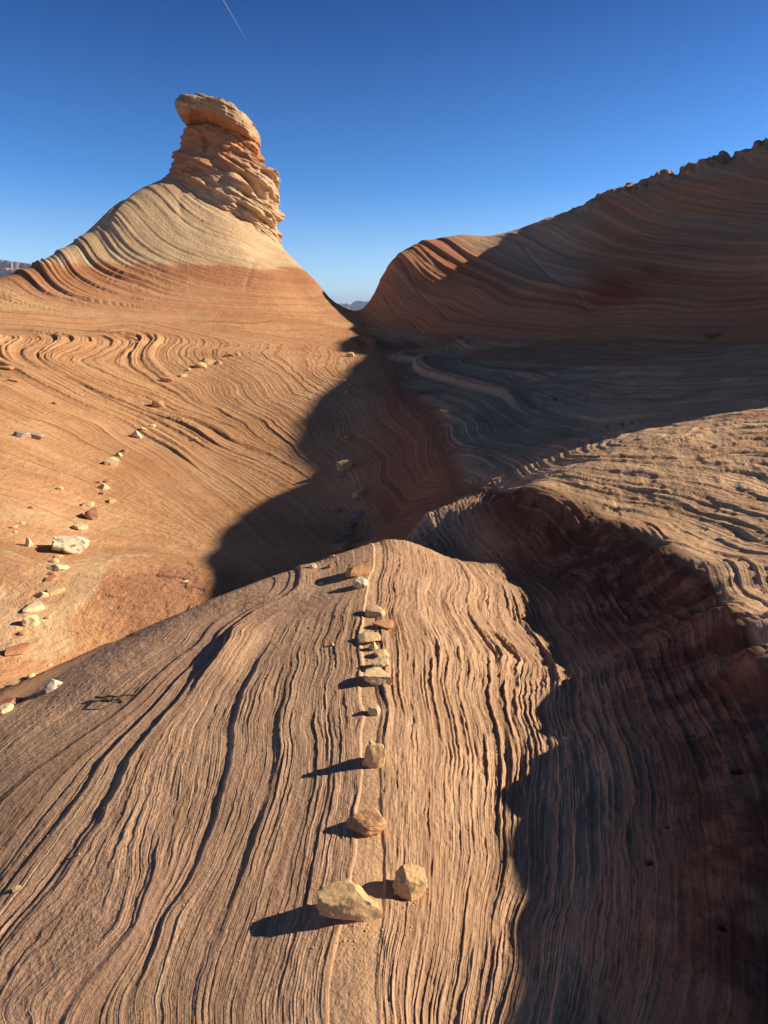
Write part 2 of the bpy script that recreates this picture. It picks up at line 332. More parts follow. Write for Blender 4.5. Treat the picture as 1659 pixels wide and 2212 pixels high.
blot=sst(.42,.66,fbm(x*8,y*8,45,5,.65));cg=mixc((.14,.052,.03),(.37,.185,.11),np.clip(.85*blot*(.3+.7*band2)+.3*(lt-.3),0,1))  # dark red-brown gully rock, its colour deepened to make the shade darker
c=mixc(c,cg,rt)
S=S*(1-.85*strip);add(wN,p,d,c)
# ---- basin
BL=[(0,[(0,672),(200,688),(400,692),(600,697),(740,712),(790,765),(850,850),(915,950),(955,1040)]),(1,[(400,706),(520,770),(620,850),(720,950),(800,1060),(850,1110)]),
(2,[(265,700),(350,755),(455,829),(560,900),(640,960),(720,1040),(775,1120)]),(3,[(95,712),(140,780),(240,835),(350,890),(480,960),(600,1020),(660,1060),(740,1140)]),
(4,[(0,722),(60,800),(200,870),(330,930),(460,1010),(560,1070),(640,1120),(700,1175)]),(5,[(0,834),(110,880),(225,914),(330,980),(440,1060),(520,1110),(600,1180)]),
(6,[(0,930),(150,970),(300,1030),(400,1090),(480,1140),(530,1180)]),(7,[(0,1030),(150,1060),(300,1110),(400,1150),(450,1185)]),
(8,[(0,1120),(150,1150),(250,1165),(350,1170),(430,1195)]),(9,[(100,1400),(175,1290),(230,1225),(320,1200),(420,1220)]),
(10,[(230,1420),(290,1300),(420,1260)])]
m=wB>0;ph=ev(phi_field(BL),m);r=R[m];x=X[m];y=Y[m]
al=TH[m]*6+.0;pg=ph
p=ph+.14*(fbm(x*.35,y*.35,51,3)-.5)+.05*(fbm(x*1.7,y*1.7,52,3)-.5);S=spacing(m,ph,.09);p0=p;p=sets(p,al,58,1.1,.7)
led=fbm(x*.26+1,y*.26,53,3)
up=(1-sst(4.2,5.6,p0))*sst(.0,.9,p0)*(1-sst(-.40,-.16,TH[m]+.1*(fbm(x*.3,y*.3,50,3)-.5)))     # strongly ledged beds in the upper left
up=up*(.5+.7*sst(.35,.6,led))
lay=1.0*shingle(p,al,61,3.6,2.2,-1,thr=.6,rise=.08)+1.9*shingle(p,al,62,9,3.6,-1,thr=.45,rise=.12)+2.3*shingle(p,al,63,21,7,-1,thr=.35,rise=.2)
fineb=.7*shingle(p,al,64,6,1.5,-1,thr=.5,rise=.1)+1.3*shingle(p,al,65,13,2.6,-1,thr=.35)+1.2*shingle(p,al,66,28,5,-1,thr=.2,rise=.3)
flr=sst(8.4,9.4,p0)
d=.27*S*lay*up+.12*S*fineb*(1-flr)*(1-.4*up)
d+=.05*(fbm(x*.7,y*.7,54,3)-.5)+.010*(fbm(x*5,y*5,55,3)-.5)+.014*flr*np.round(3*fbm(x*.8,y*1.4,56,4))/1.+.02*(vn(x*.9+2*fbm(x,y,57,3),y*1.1,59,9.)-.5)*sst(6.5,8,p0)
bd=vn(p*5,al*.9,71,1.3);b2=vn(p*19,al*2,72);l3=fbm(x*.9,y*.9,73,4)
c=mixc((.46,.205,.095),(.66,.38,.195),np.clip(.1+(.5*bd+.35*b2)*(1-.93*flr)+.25*flr+(.6+.5*flr)*(l3-.5),0,1))
sw=sst(.52,.75,vn(p*4+l3*1.5,al*.6,74,1.5))*sst(7.0,8.4,p0)
c=mixc(c,np.array((.68,.45,.26)),.75*sw)
c=mixc(c,np.array((.44,.22,.125)),.65*sst(9.3,10.,p0)*(1-sst(.5,.7,l3)))
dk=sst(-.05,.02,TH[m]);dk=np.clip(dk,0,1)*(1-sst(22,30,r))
c=mixc(c,np.array((.33,.125,.065))*(.7+.6*b2[:,None]),.72*dk)  # right wall of the hollow toned dark red, shade put into its colour
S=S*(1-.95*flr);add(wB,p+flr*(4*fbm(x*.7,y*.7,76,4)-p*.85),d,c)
# ---- bench
CL=[(0,[(800,714),(1000,736),(1300,742),(1659,745)]),(1,[(900,762),(1100,790),(1350,795),(1659,785)]),
(2,[(860,758),(960,790),(1100,835),(1300,860),(1659,840)]),(3,[(783,733),(903,784),(1023,844),(1113,886),(1203,925),(1400,950),(1659,900)]),
(4,[(900,850),(1050,940),(1250,990),(1450,1000),(1659,1000)]),(5,[(960,930),(1100,1010),(1264,1050),(1450,1080),(1659,1130)]),
(6,[(1010,1050),(1132,1073),(1300,1115),(1450,1170),(1659,1280)]),(7,[(1290,1135),(1450,1210),(1600,1355),(1659,1440)])]
m=wC>0;ph=ev(phi_field(CL),m);r=R[m];x=X[m];y=Y[m];al=TH[m]*8
p=ph+.16*(fbm(x*.8,y*.8,81,3)-.5)
nr=1-sst(7,14,r)
S=spacing(m,ph,.06);p0=p;p=sets(p,al,88,1.3,.12)
lay=1.1*shingle(p,al,91,3,2,-1,thr=.4)+1.4*shingle(p,al,92,8,4,-1,thr=.3)+1.3*shingle(p,al,93,19,8,-1,thr=.2,rise=.3)
pit=sst(.52,.7,fbm(x*6,y*6,85,3))*nr
d=(.26+.06*nr)*S*lay+.03*np.minimum(1,r/12)*(fbm(x*.8,y*.8,82,4)-.5)+.004*(fbm(x*18,y*18,83,2)-.5)*nr-.010*pit
# long pale lip crossing the upper bench, and ledges right of it
tlip=sst(.26,.30,TH[m]-.0*r)
d+=.007*r*(sst(-.07,.07,2.96-p0)-sst(.1,.9,2.96-p0))*(1-sst(.21,.26,TH[m]))*1.6
d+=0*S*shingle(p,al,95,2.6,.7,-1,thr=.3,rise=.12)*sst(.18,.26,TH[m])*sst(.4,.9,p0)*(1-sst(2.9,3.3,p0))
bd=vn(p*7,al*1.5,101,1.3);b2=fbm(x*2.2,y*2.2,102,4)
c=mixc((.38,.20,.115),(.70,.46,.27),np.clip(.1+.45*bd+.9*(b2-.2)*.8,0,1))
redz=sst(.5,.65,fbm(x*.25,y*.25+3,103,3))*(1-nr)
c=mixc(c,np.array((.36,.14,.08)),.5*redz)
lipc=np.exp(-((p0-2.93)/.08)**2)*(1-sst(.21,.26,TH[m]));c=mixc(c,np.array((.50,.34,.21)),.5*lipc)
add(wC,p,d,c)
# ---- hill on the right
ctm=np.repeat(np.where(wH>.5,TT,-9).max(1)[:,None],NR,1)
HL=[(0,[(790,692),(850,715),(1000,732),(1300,738),(1659,742)]),(1,[(800,665),(860,697),(950,722),(1150,730),(1400,731),(1659,729)]),
(2,[(805,640),(860,680),(950,710),(1150,722),(1400,718),(1659,714)]),(3,[(830,583),(920,650),(1050,695),(1250,708),(1450,702),(1659,698)]),
(4,[(865,545),(960,610),(1080,660),(1250,690),(1450,688),(1659,682)]),(5,[(920,515),(1030,575),(1150,625),(1300,658),(1500,668),(1659,658)]),
(6,[(1000,500),(1120,550),(1263,590),(1400,620),(1560,632),(1659,626)]),(7,[(1100,490),(1200,528),(1330,558),(1480,582),(1659,583)]),
(8,[(1200,460),(1330,495),(1480,527),(1659,537)]),(9,[(1300,415),(1420,452),(1540,475),(1659,485)]),
(10,[(1400,380),(1540,412),(1659,432)]),(11,[(1500,355),(1659,382)]),(12,[(1600,318),(1659,325)])]
m=wH>0;ph=ev(phi_field(HL),m);r=R[m];x=X[m];y=Y[m];z=Z[m];al=TH[m]*9
p=ph+.10*(fbm(x*.12,z*.2,111,3)-.5);p0=p;p=sets(p,al,118,2.1,.12)
S=spacing(m,ph,.045);lay=.9*shingle(p,al,121,2.2,1.,thr=.45,rise=.1)+1.6*shingle(p,al,122,5.5,2,thr=.4,rise=.12)+1.9*shingle(p,al,123,13,4,thr=.3,rise=.18)+1.6*shingle(p,al,124,27,7,thr=.2,rise=.3)
jp=TH[m]*11+p*.75+.8*(fbm(p*.6,al*.7,125,2)-.5);jt=np.exp(-((jp-np.round(jp))*18)**2)*sst(.45,.7,vn(np.round(jp),p*.45,126))
crm=np.exp(-((ctm[m]-TT[m])/.010)**2)*sst(.2,.45,TH[m]+.4*(LR[m]>9));jag=vn(TH[m]*95+LR[m]*30,LR[m]*60,129,5.)+.6*vn(TH[m]*230,LR[m]*120,130,4.)-.8+.9*(vn(TH[m]*34,LR[m]*12,137,4.)-.5)
d=.26*S*(lay-.2)+.62*crm*jag+.06*(fbm(x*.5,z*.5+y*.2,127,4)-.5)-.06*jt*(r/42)+.25*(fbm(x*.09,y*.09,128,2)-.5)
bd=vn(p*3.,al*.5,131,1.4);b2=vn(p*11,al*1.2,132);l3=fbm(x*.3,z*.5,133,4)
c=mixc((.44,.165,.075),(.64,.33,.17),np.clip(.1+.5*bd+.3*b2+.7*(l3-.5),0,1))
red=np.exp(-((p0-5.3+1.6*(vn(al*.8,p*0,135)-.5))/1.0)**2)*sst(.3,.6,fbm(al*.7,p*.7,136,3))
c=mixc(c,np.array((.36,.085,.035)),.85*np.clip(red,0,1))
c=mixc(c,np.array((.50,.34,.21)),.5*sst(7.5,9.5,p0)*(1-sst(.4,.6,l3)))
c=mixc(c,np.array((.58,.40,.26)),.8*(1-sst(.27,.36,TH[m]))*sst(4.6,6.0,p0))
add(wH,p,d,c)
# ---- butte skirt
UL=[(0,[(0,672),(200,688),(400,692),(600,697),(740,707)]),(1,[(0,640),(60,658),(200,677),(400,686),(600,693),(740,701)]),
(2,[(0,600),(70,638),(170,664),(330,677),(500,685),(700,694)]),(3,[(60,572),(110,615),(200,650),(350,669),(550,681),(720,688)]),
(4,[(110,545),(150,592),(250,637),(400,660),(600,674),(720,676)]),(5,[(150,520),(190,562),(300,615),(450,647),(620,661),(715,660)]),
(6,[(200,488),(250,542),(360,595),(500,627),(640,640),(700,638)]),(7,[(250,445),(310,502),(420,563),(540,597),(680,610)]),
(8,[(300,412),(370,472),(480,533),(580,563),(650,580)]),(9,[(360,388),(440,452),(540,507),(610,537)]),(10,[(430,385),(520,442),(595,502)])]
m=wU>0;ph=ev(phi_field(UL),m);r=R[m];x=X[m];y=Y[m];z=Z[m];al=-TH[m]*9
p=ph+.13*(fbm(x*.15,z*.25,141,3)-.5);p0=p;p=sets(p,al,148,2.4,.12)
lowb=1-sst(5.5,7.,p0);lft=1-sst(-.42,-.30,TH[m])
S=spacing(m,ph,.035);lay=.9*shingle(p,al,151,2.,1.0,thr=.45,rise=.1)+1.5*shingle(p,al,152,5.,2,thr=.35,rise=.12)+1.9*shingle(p,al,153,12,4,thr=.3,rise=.18)+1.7*shingle(p,al,154,27,8,thr=.25,rise=.3)
cr=np.abs(vn(x*.28+z*.1,z*.22-x*.08,157)-.5);crk=np.exp(-(cr*28)**2)*sst(5.5,7,p0)
d=.15*S*(lay-.25)*(.6+.5*lowb+1.6*lft*lowb)+.36*S*(shingle(p,al,158,6,3,thr=.3)+1.6*shingle(p,al,159,13,5,thr=.3)+1.6*shingle(p,al,150,27,9,thr=.3))*(1-lowb)+.10*(fbm(x*.5,z*.5,155,4)-.5)-.16*crk*(.3+lft)+.22*(fbm(x*.1,z*.14,156,2)-.5)
bd=vn(p*4,al*.7,161,1.4);b2=vn(p*13,al*1.4,162);l3=fbm(x*.3,z*.5,163,4)
cu=mixc((.44,.28,.155),(.68,.49,.30),np.clip(.1+.4*bd+.4*b2+.8*(l3-.5),0,1))
cl=mixc((.40,.165,.075),(.58,.33,.175),np.clip(.1+.55*bd+.35*b2+.5*(l3-.5),0,1))
zz=z+.9*(l3-.5)+.35*(b2-.5)+1.1*(fbm(x*.12,p*.5,165,3)-.5)
tr=sst(4.55,4.95,zz+.03*(x+12)*0)
c=mixc(cl,cu,tr)
dk=np.exp(-((zz-4.2)/.9)**2)*(1-tr);c=mixc(c,np.array((.35,.13,.06)),.55*dk)
c=mixc(c,np.array((.60,.38,.20)),.6*(1-sst(1.3,2.4,p0)))
add(wU,p,d,c)
# crumbly crest of the hill
cst=wH*sst(-.05,.0,TT-ct2.max(1)[:,None])*0
s_=X*math.sin(AZ)+Y*math.cos(AZ);q_=-X*math.cos(AZ)+Y*math.sin(AZ)
mk=np.exp(-((s_-np.interp(q_,RQ,RS))/.13)**2)*sst(1.0,1.5,q_)*(1-sst(5.5,6.5,q_))*(R<9)
DISP+=mk*.06*(vn(q_*3.7,q_*0,171,2.5)+.6*vn(q_*9.3,q_*0,172,2.)-.8)
for px_,py_,rd in ((1590,1665,17),(1405,1865,15),(1305,1311,10),(1442,1792,7),(1500,1590,8),(1524,1487,7),(1560,2010,12),(1512,1975,6)):
    t_,l_=locate(px_,py_);i_=int(np.argmin(abs(fth-t_)));k_=int(np.argmin(abs(LR[i_]-l_)));c0=(X[i_,k_],Y[i_,k_],Z[i_,k_]);rr_=rd/F*R[i_,k_]*.7
    sl_=(slice(max(0,i_-60),i_+60),slice(max(0,k_-80),k_+80))
    DISP[sl_]-=1.5*rr_*np.exp(-(((X[sl_]-c0[0])**2+(Y[sl_]-c0[1])**2*1.6+(Z[sl_]-c0[2])**2)/rr_**2)**2)
X+=N0[...,0]*DISP;Y+=N0[...,1]*DISP;Z+=N0[...,2]*DISP
# pits in the shaded wall
print('detail',time.time()-T0)
# ------------------------------------------------------------------ materials
def lk(nt,a,b): nt.links.new(a,b)
def stone_mat(name,col=None,bump=.5,var=.25,scales=(55.,7.,.9),strat=True,bd=.004):
    m=bpy.data.materials.new(name);m.use_nodes=True;nt=m.node_tree;b=nt.nodes['Principled BSDF']
    b.inputs['Roughness'].default_value=.92;b.inputs['Specular IOR Level'].default_value=.18
    tc=nt.nodes.new('ShaderNodeNewGeometry') if strat else nt.nodes.new('ShaderNodeTexCoord')
    pos=tc.outputs['Position'] if strat else tc.outputs['Object']
    ns=[]
    for s,dt in zip(scales,(3,4,3)):
        n=nt.nodes.new('ShaderNodeTexNoise');n.inputs['Scale'].default_value=s;n.inputs['Detail'].default_value=dt;n.inputs['Roughness'].default_value=.62
        lk(nt,pos,n.inputs['Vector']);ns.append(n.outputs['Fac'])
    def ma(op,a,b_):
        q=nt.nodes.new('ShaderNodeMath');q.operation=op
        for i,v in enumerate((a,b_)):
            if isinstance(v,(int,float)): q.inputs[i].default_value=v
            else: lk(nt,v,q.inputs[i])
        return q.outputs[0]
    h=ma('ADD',ma('MULTIPLY',ns[0],.4),ma('ADD',ma('MULTIPLY',ns[1],.4),ma('MULTIPLY',ns[2],.3)))
    if strat:
        def attr(nm):
            q=nt.nodes.new('ShaderNodeAttribute');q.attribute_name=nm;return q.outputs['Fac']
        def nz(vec,sc,dt,ro=.6):
            q=nt.nodes.new('ShaderNodeTexNoise');q.inputs['Scale'].default_value=sc;q.inputs['Detail'].default_value=dt;q.inputs['Roughness'].default_value=ro
            lk(nt,vec,q.inputs['Vector']);return q.outputs['Fac']
        st=attr('strata');bed=attr('bed');crs=attr('coarse')
        wv=ma('ADD',st,ma('MULTIPLY',ns[1],.05));cx=nt.nodes.new('ShaderNodeCombineXYZ');lk(nt,wv,cx.inputs[0]);cxo=cx.outputs[0]
        b1=nz(cxo,8,2);b2=nz(cxo,34,3,.65)
        big=nz(pos,1.7,4,.65)
        k1=ma('MINIMUM',ma('MULTIPLY',crs,1/7.),1.);k2=ma('MINIMUM',ma('MULTIPLY',crs,1/32.),1.)
        hm=ma('ADD',ma('ADD',ma('MULTIPLY',ns[0],.006),ma('MULTIPLY',ma('MULTIPLY',ns[1],k1),.045)),ma('MULTIPLY',ma('MULTIPLY',big,k2),.09))
        hm=ma('ADD',hm,ma('MULTIPLY',bed,ma('ADD',ma('MULTIPLY',b1,.045),ma('MULTIPLY',b2,.045))))
        ca=nt.nodes.new('ShaderNodeAttribute');ca.attribute_name='Col';colr=ca.outputs['Color']
        h2_=ma('ADD',ma('ADD',ma('MULTIPLY',ns[0],.28),ma('MULTIPLY',ns[1],.22)),ma('ADD',ma('MULTIPLY',b2,.28),ma('MULTIPLY',big,.22)))
    else:
        h2_=h;rgb=nt.nodes.new('ShaderNodeRGB');rgb.outputs[0].default_value=(*col,1);colr=rgb.outputs[0]
    mr=nt.nodes.new('ShaderNodeMapRange');mr.clamp=False;mr.inputs['From Min'].default_value=.35;mr.inputs['From Max'].default_value=.65
    mr.inputs['To Min'].default_value=1-var;mr.inputs['To Max'].default_value=1+var
    lk(nt,h2_,mr.inputs['Value'])
    vm=nt.nodes.new('ShaderNodeVectorMath');vm.operation='SCALE';lk(nt,colr,vm.inputs[0]);lk(nt,mr.outputs[0],vm.inputs['Scale'])
    lk(nt,vm.outputs[0],b.inputs['Base Color'])
    bp=nt.nodes.new('ShaderNodeBump')
    if strat:
        bp.inputs['Strength'].default_value=1;bp.inputs['Distance'].default_value=1;lk(nt,hm,bp.inputs['Height'])
    else:
        bp.inputs['Strength'].default_value=bump;bp.inputs['Distance'].default_value=bd;lk(nt,h2_,bp.inputs['Height'])
    lk(nt,bp.outputs[0],b.inputs['Normal'])
    return m
SAND=stone_mat('banded_sandstone',bump=.8,var=.28,bd=.012)
# ------------------------------------------------------------------ objects
def tag(o,label=None,cat=None,group=None,kind=None):
    if label: o['label']=label
    if cat: o['category']=cat
    if group: o['group']=group
    if kind: o['kind']=kind
    return o
def link(name,me,mat,parent=None):
    o=bpy.data.objects.new(name,me);COL.objects.link(o)
    if mat: me.materials.append(mat)
    if parent: o.parent=parent
    return o
def grid_mesh(name,P,Q,attr=None,colr=None,smooth=True,bed=None,coarse=None):
    "P: (n,3) points, Q: (m,4) quads"
    me=bpy.data.meshes.new(name)
    used=np.unique(Q);mp=np.full(len(P),-1);mp[used]=np.arange(len(used));q=mp[Q]
    me.vertices.add(len(used));me.vertices.foreach_set('co',P[used].astype(np.float32).ravel())
    me.loops.add(q.size);me.loops.foreach_set('vertex_index',q.astype(np.int32).ravel())
    me.polygons.add(len(q));me.polygons.foreach_set('loop_start',(np.arange(len(q))*4).astype(np.int32))
    me.update(calc_edges=True)
    me.polygons.foreach_set('use_smooth',np.full(len(q),smooth))
    if attr is not None:
        a=me.attributes.new('strata','FLOAT','POINT');a.data.foreach_set('value',attr[used].astype(np.float32))
    if attr is not None:
        for nm_,ar in (('bed',np.full(len(P),1.) if bed is None else bed),('coarse',np.full(len(P),45.) if coarse is None else coarse)):
            a=me.attributes.new(nm_,'FLOAT','POINT');a.data.foreach_set('value',ar[used].astype(np.float32))
    if colr is not None:
        a=me.attributes.new('Col','FLOAT_COLOR','POINT');a.data.foreach_set('color',np.c_[colr[used],np.ones(len(used))].astype(np.float32).ravel())
    return me
nth,nr=X.shape
P=np.stack([X,Y,Z],-1).reshape(-1,3);ids=np.arange(nth*nr).reshape(nth,nr)
Q=np.stack([ids[:-1,:-1],ids[1:,:-1],ids[1:,1:],ids[:-1,1:]],-1)
zone=np.argmax(np.stack([wN,wB+wC,wH,wU],-1)[:-1,:-1],-1)
out=(LR[:-1,:-1]>math.log(74))|(np.abs(TH[:-1,:-1])>math.radians(100))
zone[out&(zone!=0)]=1
pa=PHI.ravel();pc=np.clip(COLR.reshape(-1,3),.01,.9)
butte=bpy.data.objects.new('rock_butte',None);COL.objects.link(butte)
tag(butte,'tall cream and rust sandstone butte with swirling beds and an overhanging cap rock','butte')
for k,nm in ((0,'rock_ridge'),(1,'ground'),(2,'hill'),(3,'base_slope')):
    q=Q[zone==k];me=grid_mesh(nm,P,q,pa,pc,bed=BED.ravel(),coarse=R.ravel())
    o=link(nm,me,SAND,butte if k==3 else None)
    if k!=3: tag(o,kind='structure')
i0=int(np.argmin(abs(fth)));
# bare rock right under the camera
me=grid_mesh('ground_disc',np.concatenate([P.reshape(nth,nr,3)[::6,0],[[0,0,float(Z[:,0].mean())]]]),np.array([[i,i+1,len(fth[::6]),len(fth[::6])] for i in range(len(fth[::6])-1)]))
bpy.data.meshes.remove(me)
def hit(px,py):
    th,T=ray(px,py);i=int(np.argmin(abs(fth-th)));Tc=(Z[i]-ZC)/np.hypot(X[i],Y[i])
    k=np.nonzero(Tc>=T)[0];k=k[0] if len(k) else nr-1
    p=Vector((X[i,k],Y[i,k],Z[i,k]));n=Vector(N0[i,k]);return p,n
def depth(p): return p.y*cp-(p.z-ZC)*sp
# ------------------------------------------------------------------ unseen ridge added off to the right, crest shaped to cast the shade
HQ=[(-3,-.1),(.3,-.12),(.9,-.35),(1.04,-.42),(1.2,-.53),(1.45,-.57),(1.6,-.66),(1.75,-.98),(2.,-1.35),(2.3,-2.2),(2.8,-3.4),(6.4,-3.8),(6.7,-2.6),(6.8,-1.87),(7.3,-1.84),(7.9,-1.81),(8.27,-1.76),(8.89,-1.74),(9.22,-1.75),(9.7,-1.81),(10.08,-1.89),(10.33,-1.94),(10.73,-1.96),(11.35,-1.99),(11.52,-2.03),(11.7,-2.08),(11.98,-2.09),(12.16,-2.13),(12.52,-2.2),(12.82,-2.28),(13.01,-2.36),(13.15,-2.42),(13.25,-2.5),(13.43,-2.54),(13.9,-2.53),(14.39,-2.46),(14.99,-2.36),(15.55,-2.3),(16.06,-2.23),(16.73,-2.2),(17.2,-2.2),(17.59,-2.17),(18,-2.12),(18.67,-1.98),(21,-1.94),(22.5,-2.06),(24.1,-2.12),(25.9,-2.2),(27.8,-2.36),(29.8,-2.5),(31.9,-1.85),(34.2,-1.93),(36.7,-1.9),(39,-2.3),(42,-2.75),(43.2,-2.3),(43.8,-1.5),(44.1,-2.2),(44.4,-3.),(48.5,-3.2),(52,-4),(58,-6),(64,-16)]
hq=np.array(HQ)
q=np.r_[np.arange(-2.5,20,.045),np.arange(20,63,.12)]
yy=(q+.26)/.846;yy=np.maximum(yy,(q+.174*2.4)/.985*(q<1.6))
xx=np.maximum(.8*yy+1.5,2.4);yy=(q+.1736*xx)/.9848
s=xx*.9848+yy*.1736;Hh=np.interp(q,hq[:,0],hq[:,1])+.02*(vn(q*3,q*0,201)-.5)+s*TS
prof=[(-1,-1.7,0),(-.72,-1.1,.15),(-.5,-.62,.3),(-.3,-.27,.3),(-.12,-.06,.15),(0,0,0),(.15,-.02,.1),(.4,-.16,.3),(.7,-.5,.4),(1.,-1.1,.3)]
rows=[]
hgt=np.maximum(Hh+1.2,1.)+.02*s
for u,dz,nz in prof:
    wd=hgt*.75 if u<0 else hgt*1.2
    rows.append(np.stack([xx+u*wd*.94+.0,yy-u*wd*.2,Hh+dz*hgt+nz*.25*hgt*(fbm(q*.9,np.full_like(q,u*3),210,4)-.5)],-1))
G=np.stack(rows,1);n1,n2=G.shape[:2];ii=np.arange(n1*n2).reshape(n1,n2)
qq=np.stack([ii[:-1,:-1],ii[1:,:-1],ii[1:,1:],ii[:-1,1:]],-1).reshape(-1,4)
pc2=mixc((.33,.15,.08),(.50,.30,.18),vn(G[...,2].ravel()*4,G[...,1].ravel()*.2,220,2.))
tag(link('rock_ridge',grid_mesh('rock_ridge',G.reshape(-1,3),qq,G[...,2].ravel()*2,pc2),SAND),kind='structure')
print('terrain objects',time.time()-T0)
# ------------------------------------------------------------------ pillar and cap rock of the butte
def dirp(px,py):
    x=(px-CX)/F;yc=(CY-py)/F
    return Vector((x,cp+sp*yc,-sp+cp*yc))
def at_y(px,py,Y0):
    d=dirp(px,py);return Vector((0,0,ZC))+d*(Y0/d.y)
YB=50.2
LFT=[(262,413),(272,409),(288,387),(310,383),(322,380),(344,366),(373,361),(384,355),(395,346),(410,338),(440,332),(470,332),(520,335),(570,340)]
RGT=[(262,540),(275,547),(288,549),(322,560),(350,568),(364,585),(376,587),(393,592),(418,596),(447,593),(468,599),(480,590),(486,585),(497,589),(508,594),(520,596),(540,600),(570,604)]
def interp(L,y): return np.interp(y,[a for a,_ in L],[b for _,b in L])
nv,nu=260,420
v=np.linspace(262,545,nv);xl=interp(LFT,v);xr=interp(RGT,v)
zl=np.array([at_y(480,a,YB).z for a in v]);wl=np.array([at_y(a,b,YB).x for a,b in zip(xl,v)]);wr=np.array([at_y(a,b,YB).x for a,b in zip(xr,v)])
cx=(wl+wr)/2;hw=(wr-wl)/2;hd=hw*.78
u=np.linspace(0,2*np.pi,nu,endpoint=False)
U,ZZ=np.meshgrid(u,zl);CXX=cx[:,None]+0*U;HW=hw[:,None];HD=hd[:,None]
se=lambda c,e: np.sign(c)*np.abs(c)**e
CG=0.
# faceted section: a flat shaded left flank, a broad front
BX=CXX+HW*se(np.cos(U),.85);BY=YB+.8+HD*se(np.sin(U),.85)-.9*np.maximum(0,-np.sin(U))*np.cos(U-.2-np.pi/2*3)*0
nx=np.cos(U)/HW;ny=np.sin(U)/HD;nl=np.hypot(nx,ny);nx/=nl;ny/=nl
zb0=float(np.interp(384,v,zl)) # height of the foot of the orange upper part
p=(ZZ*.9+BX*.42+.18*BY)*1.0+.35*(fbm(BX*.35,ZZ*.35+BY*.2,301,3)-.5)
al=U*5+ZZ*.15
lay=1.2*shingle(p,al,311,.9,.7,thr=.25,rise=.14)+1.5*shingle(p,al,312,2.2,1.5,thr=.3,rise=.16)+1.4*shingle(p,al,313,5,3,thr=.2,rise=.25)
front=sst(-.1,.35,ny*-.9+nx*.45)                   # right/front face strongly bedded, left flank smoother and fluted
lump=fbm(BX*.9+BY*.6,ZZ*.9-BX*.4,303,4)-.5;flute=fbm(BX*1.1+BY*1.1,ZZ*.18,304,3)-.5
dd=.46*lay*front+.50*lump*(.5+.5*front)+.55*flute*(1-front)
for (px,py,rx,ry,ang,dep) in ((545,395,30,8,-.95,.75),(534,417,12,7,-.3,.6),(575,430,10,22,.5,.5),(553,335,5,22,.25,.5),(520,375,14,6,-.5,.4),(500,345,16,4,-.5,.3),(430,292,5,22,.1,.45),(590,480,3,16,.3,.3),(455,400,9,12,.5,.25),(478,455,10,4,-.4,.2),(520,440,16,3,-.5,.2)):
    c0=at_y(px,py,YB-2.5);k=c0.y/F*1.02;a_=(BX-c0.x)/(rx*k);b_=(ZZ-c0.z)/(ry*k)
    dxx=(BX-c0.x);dzz=(ZZ-c0.z);ca,sa=math.cos(ang),math.sin(ang);a_=(dxx*ca+dzz*sa)/(rx*k);b_=(-dxx*sa+dzz*ca)/(ry*k)
    dd-=dep*np.exp(-(a_*a_+b_*b_)**1.5)*(ny<.1)
dd-=.30*np.clip((zl[:,None]-zb0)/3+.6,0,1);X2=BX+nx*dd;Y2=BY+ny*dd
l3=fbm(BX*.7,ZZ*.7+BY*.3,321,4);b2=vn(p*5,al,322)
org=mixc((.40,.185,.085),(.58,.32,.165),np.clip(.5*b2+.9*(l3-.1),0,1));crm=mixc((.50,.33,.19),(.66,.475,.29),np.clip(.4*b2+.8*(l3-.2),0,1))
ct=sst(zb0-1.6,zb0+.6,ZZ+.9*(l3-.5)-.25*(BX-cx[:,None]))
cc=mixc(crm,org,ct)
cc=mixc(cc,cc*np.array((.8,.62,.5)),(1-front)*.6)  # left flank and back painted darker and redder, as their shade
ii=np.arange(nv*nu).reshape(nv,nu);i2=np.roll(ii,-1,1)
qd=np.stack([ii[:-1],ii[1:],i2[1:],i2[:-1]],-1).reshape(-1,4)
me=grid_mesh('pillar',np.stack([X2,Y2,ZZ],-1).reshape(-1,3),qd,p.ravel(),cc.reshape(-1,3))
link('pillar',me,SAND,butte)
# cap rock: a slab tilted down to the right
TOP=[(386,226),(388,214),(392,208),(404,205),(433,204),(467,209),(503,217),(528,232),(544,249),(553,262),(558,272),(559,285)]
BOT=[(386,227),(389,234),(396,243),(411,262),(433,262),(447,258),(485,264),(512,276),(540,289),(549,296),(556,292),(559,286)]
nc,ns=240,200
xs=np.linspace(386.3,558.8,nc);xs=386.3+(172.5)*(.5-.5*np.cos(np.linspace(0,np.pi,nc)))*.6+.4*172.5*np.linspace(0,1,nc)
yt=np.interp(xs,*zip(*TOP));yb=np.interp(xs,*zip(*BOT));yb=np.maximum(yb,yt+1)
YC=YB+.6
pt=[at_y(a,b,YC-2.) for a,b in zip(xs,yt)];pb=[at_y(a,b,YC-2.) for a,b in zip(xs,yb)]
zt=np.array([a.z for a in pt]);zbm=np.array([a.z for a in pb]);xw=np.array([(a.x+b.x)/2 for a,b in zip(pt,pb)])*YC/(YC-2.)
zc=(zt+zbm)/2;hz=(zt-zbm)/2;tt=np.linspace(-1,1,nc);hy=3.3*np.sqrt(np.clip(1-np.abs(2*(xw-xw[0])/(xw[-1]-xw[0])-1)**3.2,0,1))
u=np.linspace(0,2*np.pi,ns,endpoint=False);U,_=np.meshgrid(u,xw)
BX=xw[:,None]+0*U;BZ=zc[:,None]+hz[:,None]*se(np.sin(U),.75);BY=YC+hy[:,None]*se(np.cos(U),.8)
p=(BZ+BX*.35)*1.6;l3=fbm(BX*.9+BY*.5,BZ*1.2,331,4)
kn=np.minimum(1,hz*1.2)[:,None]
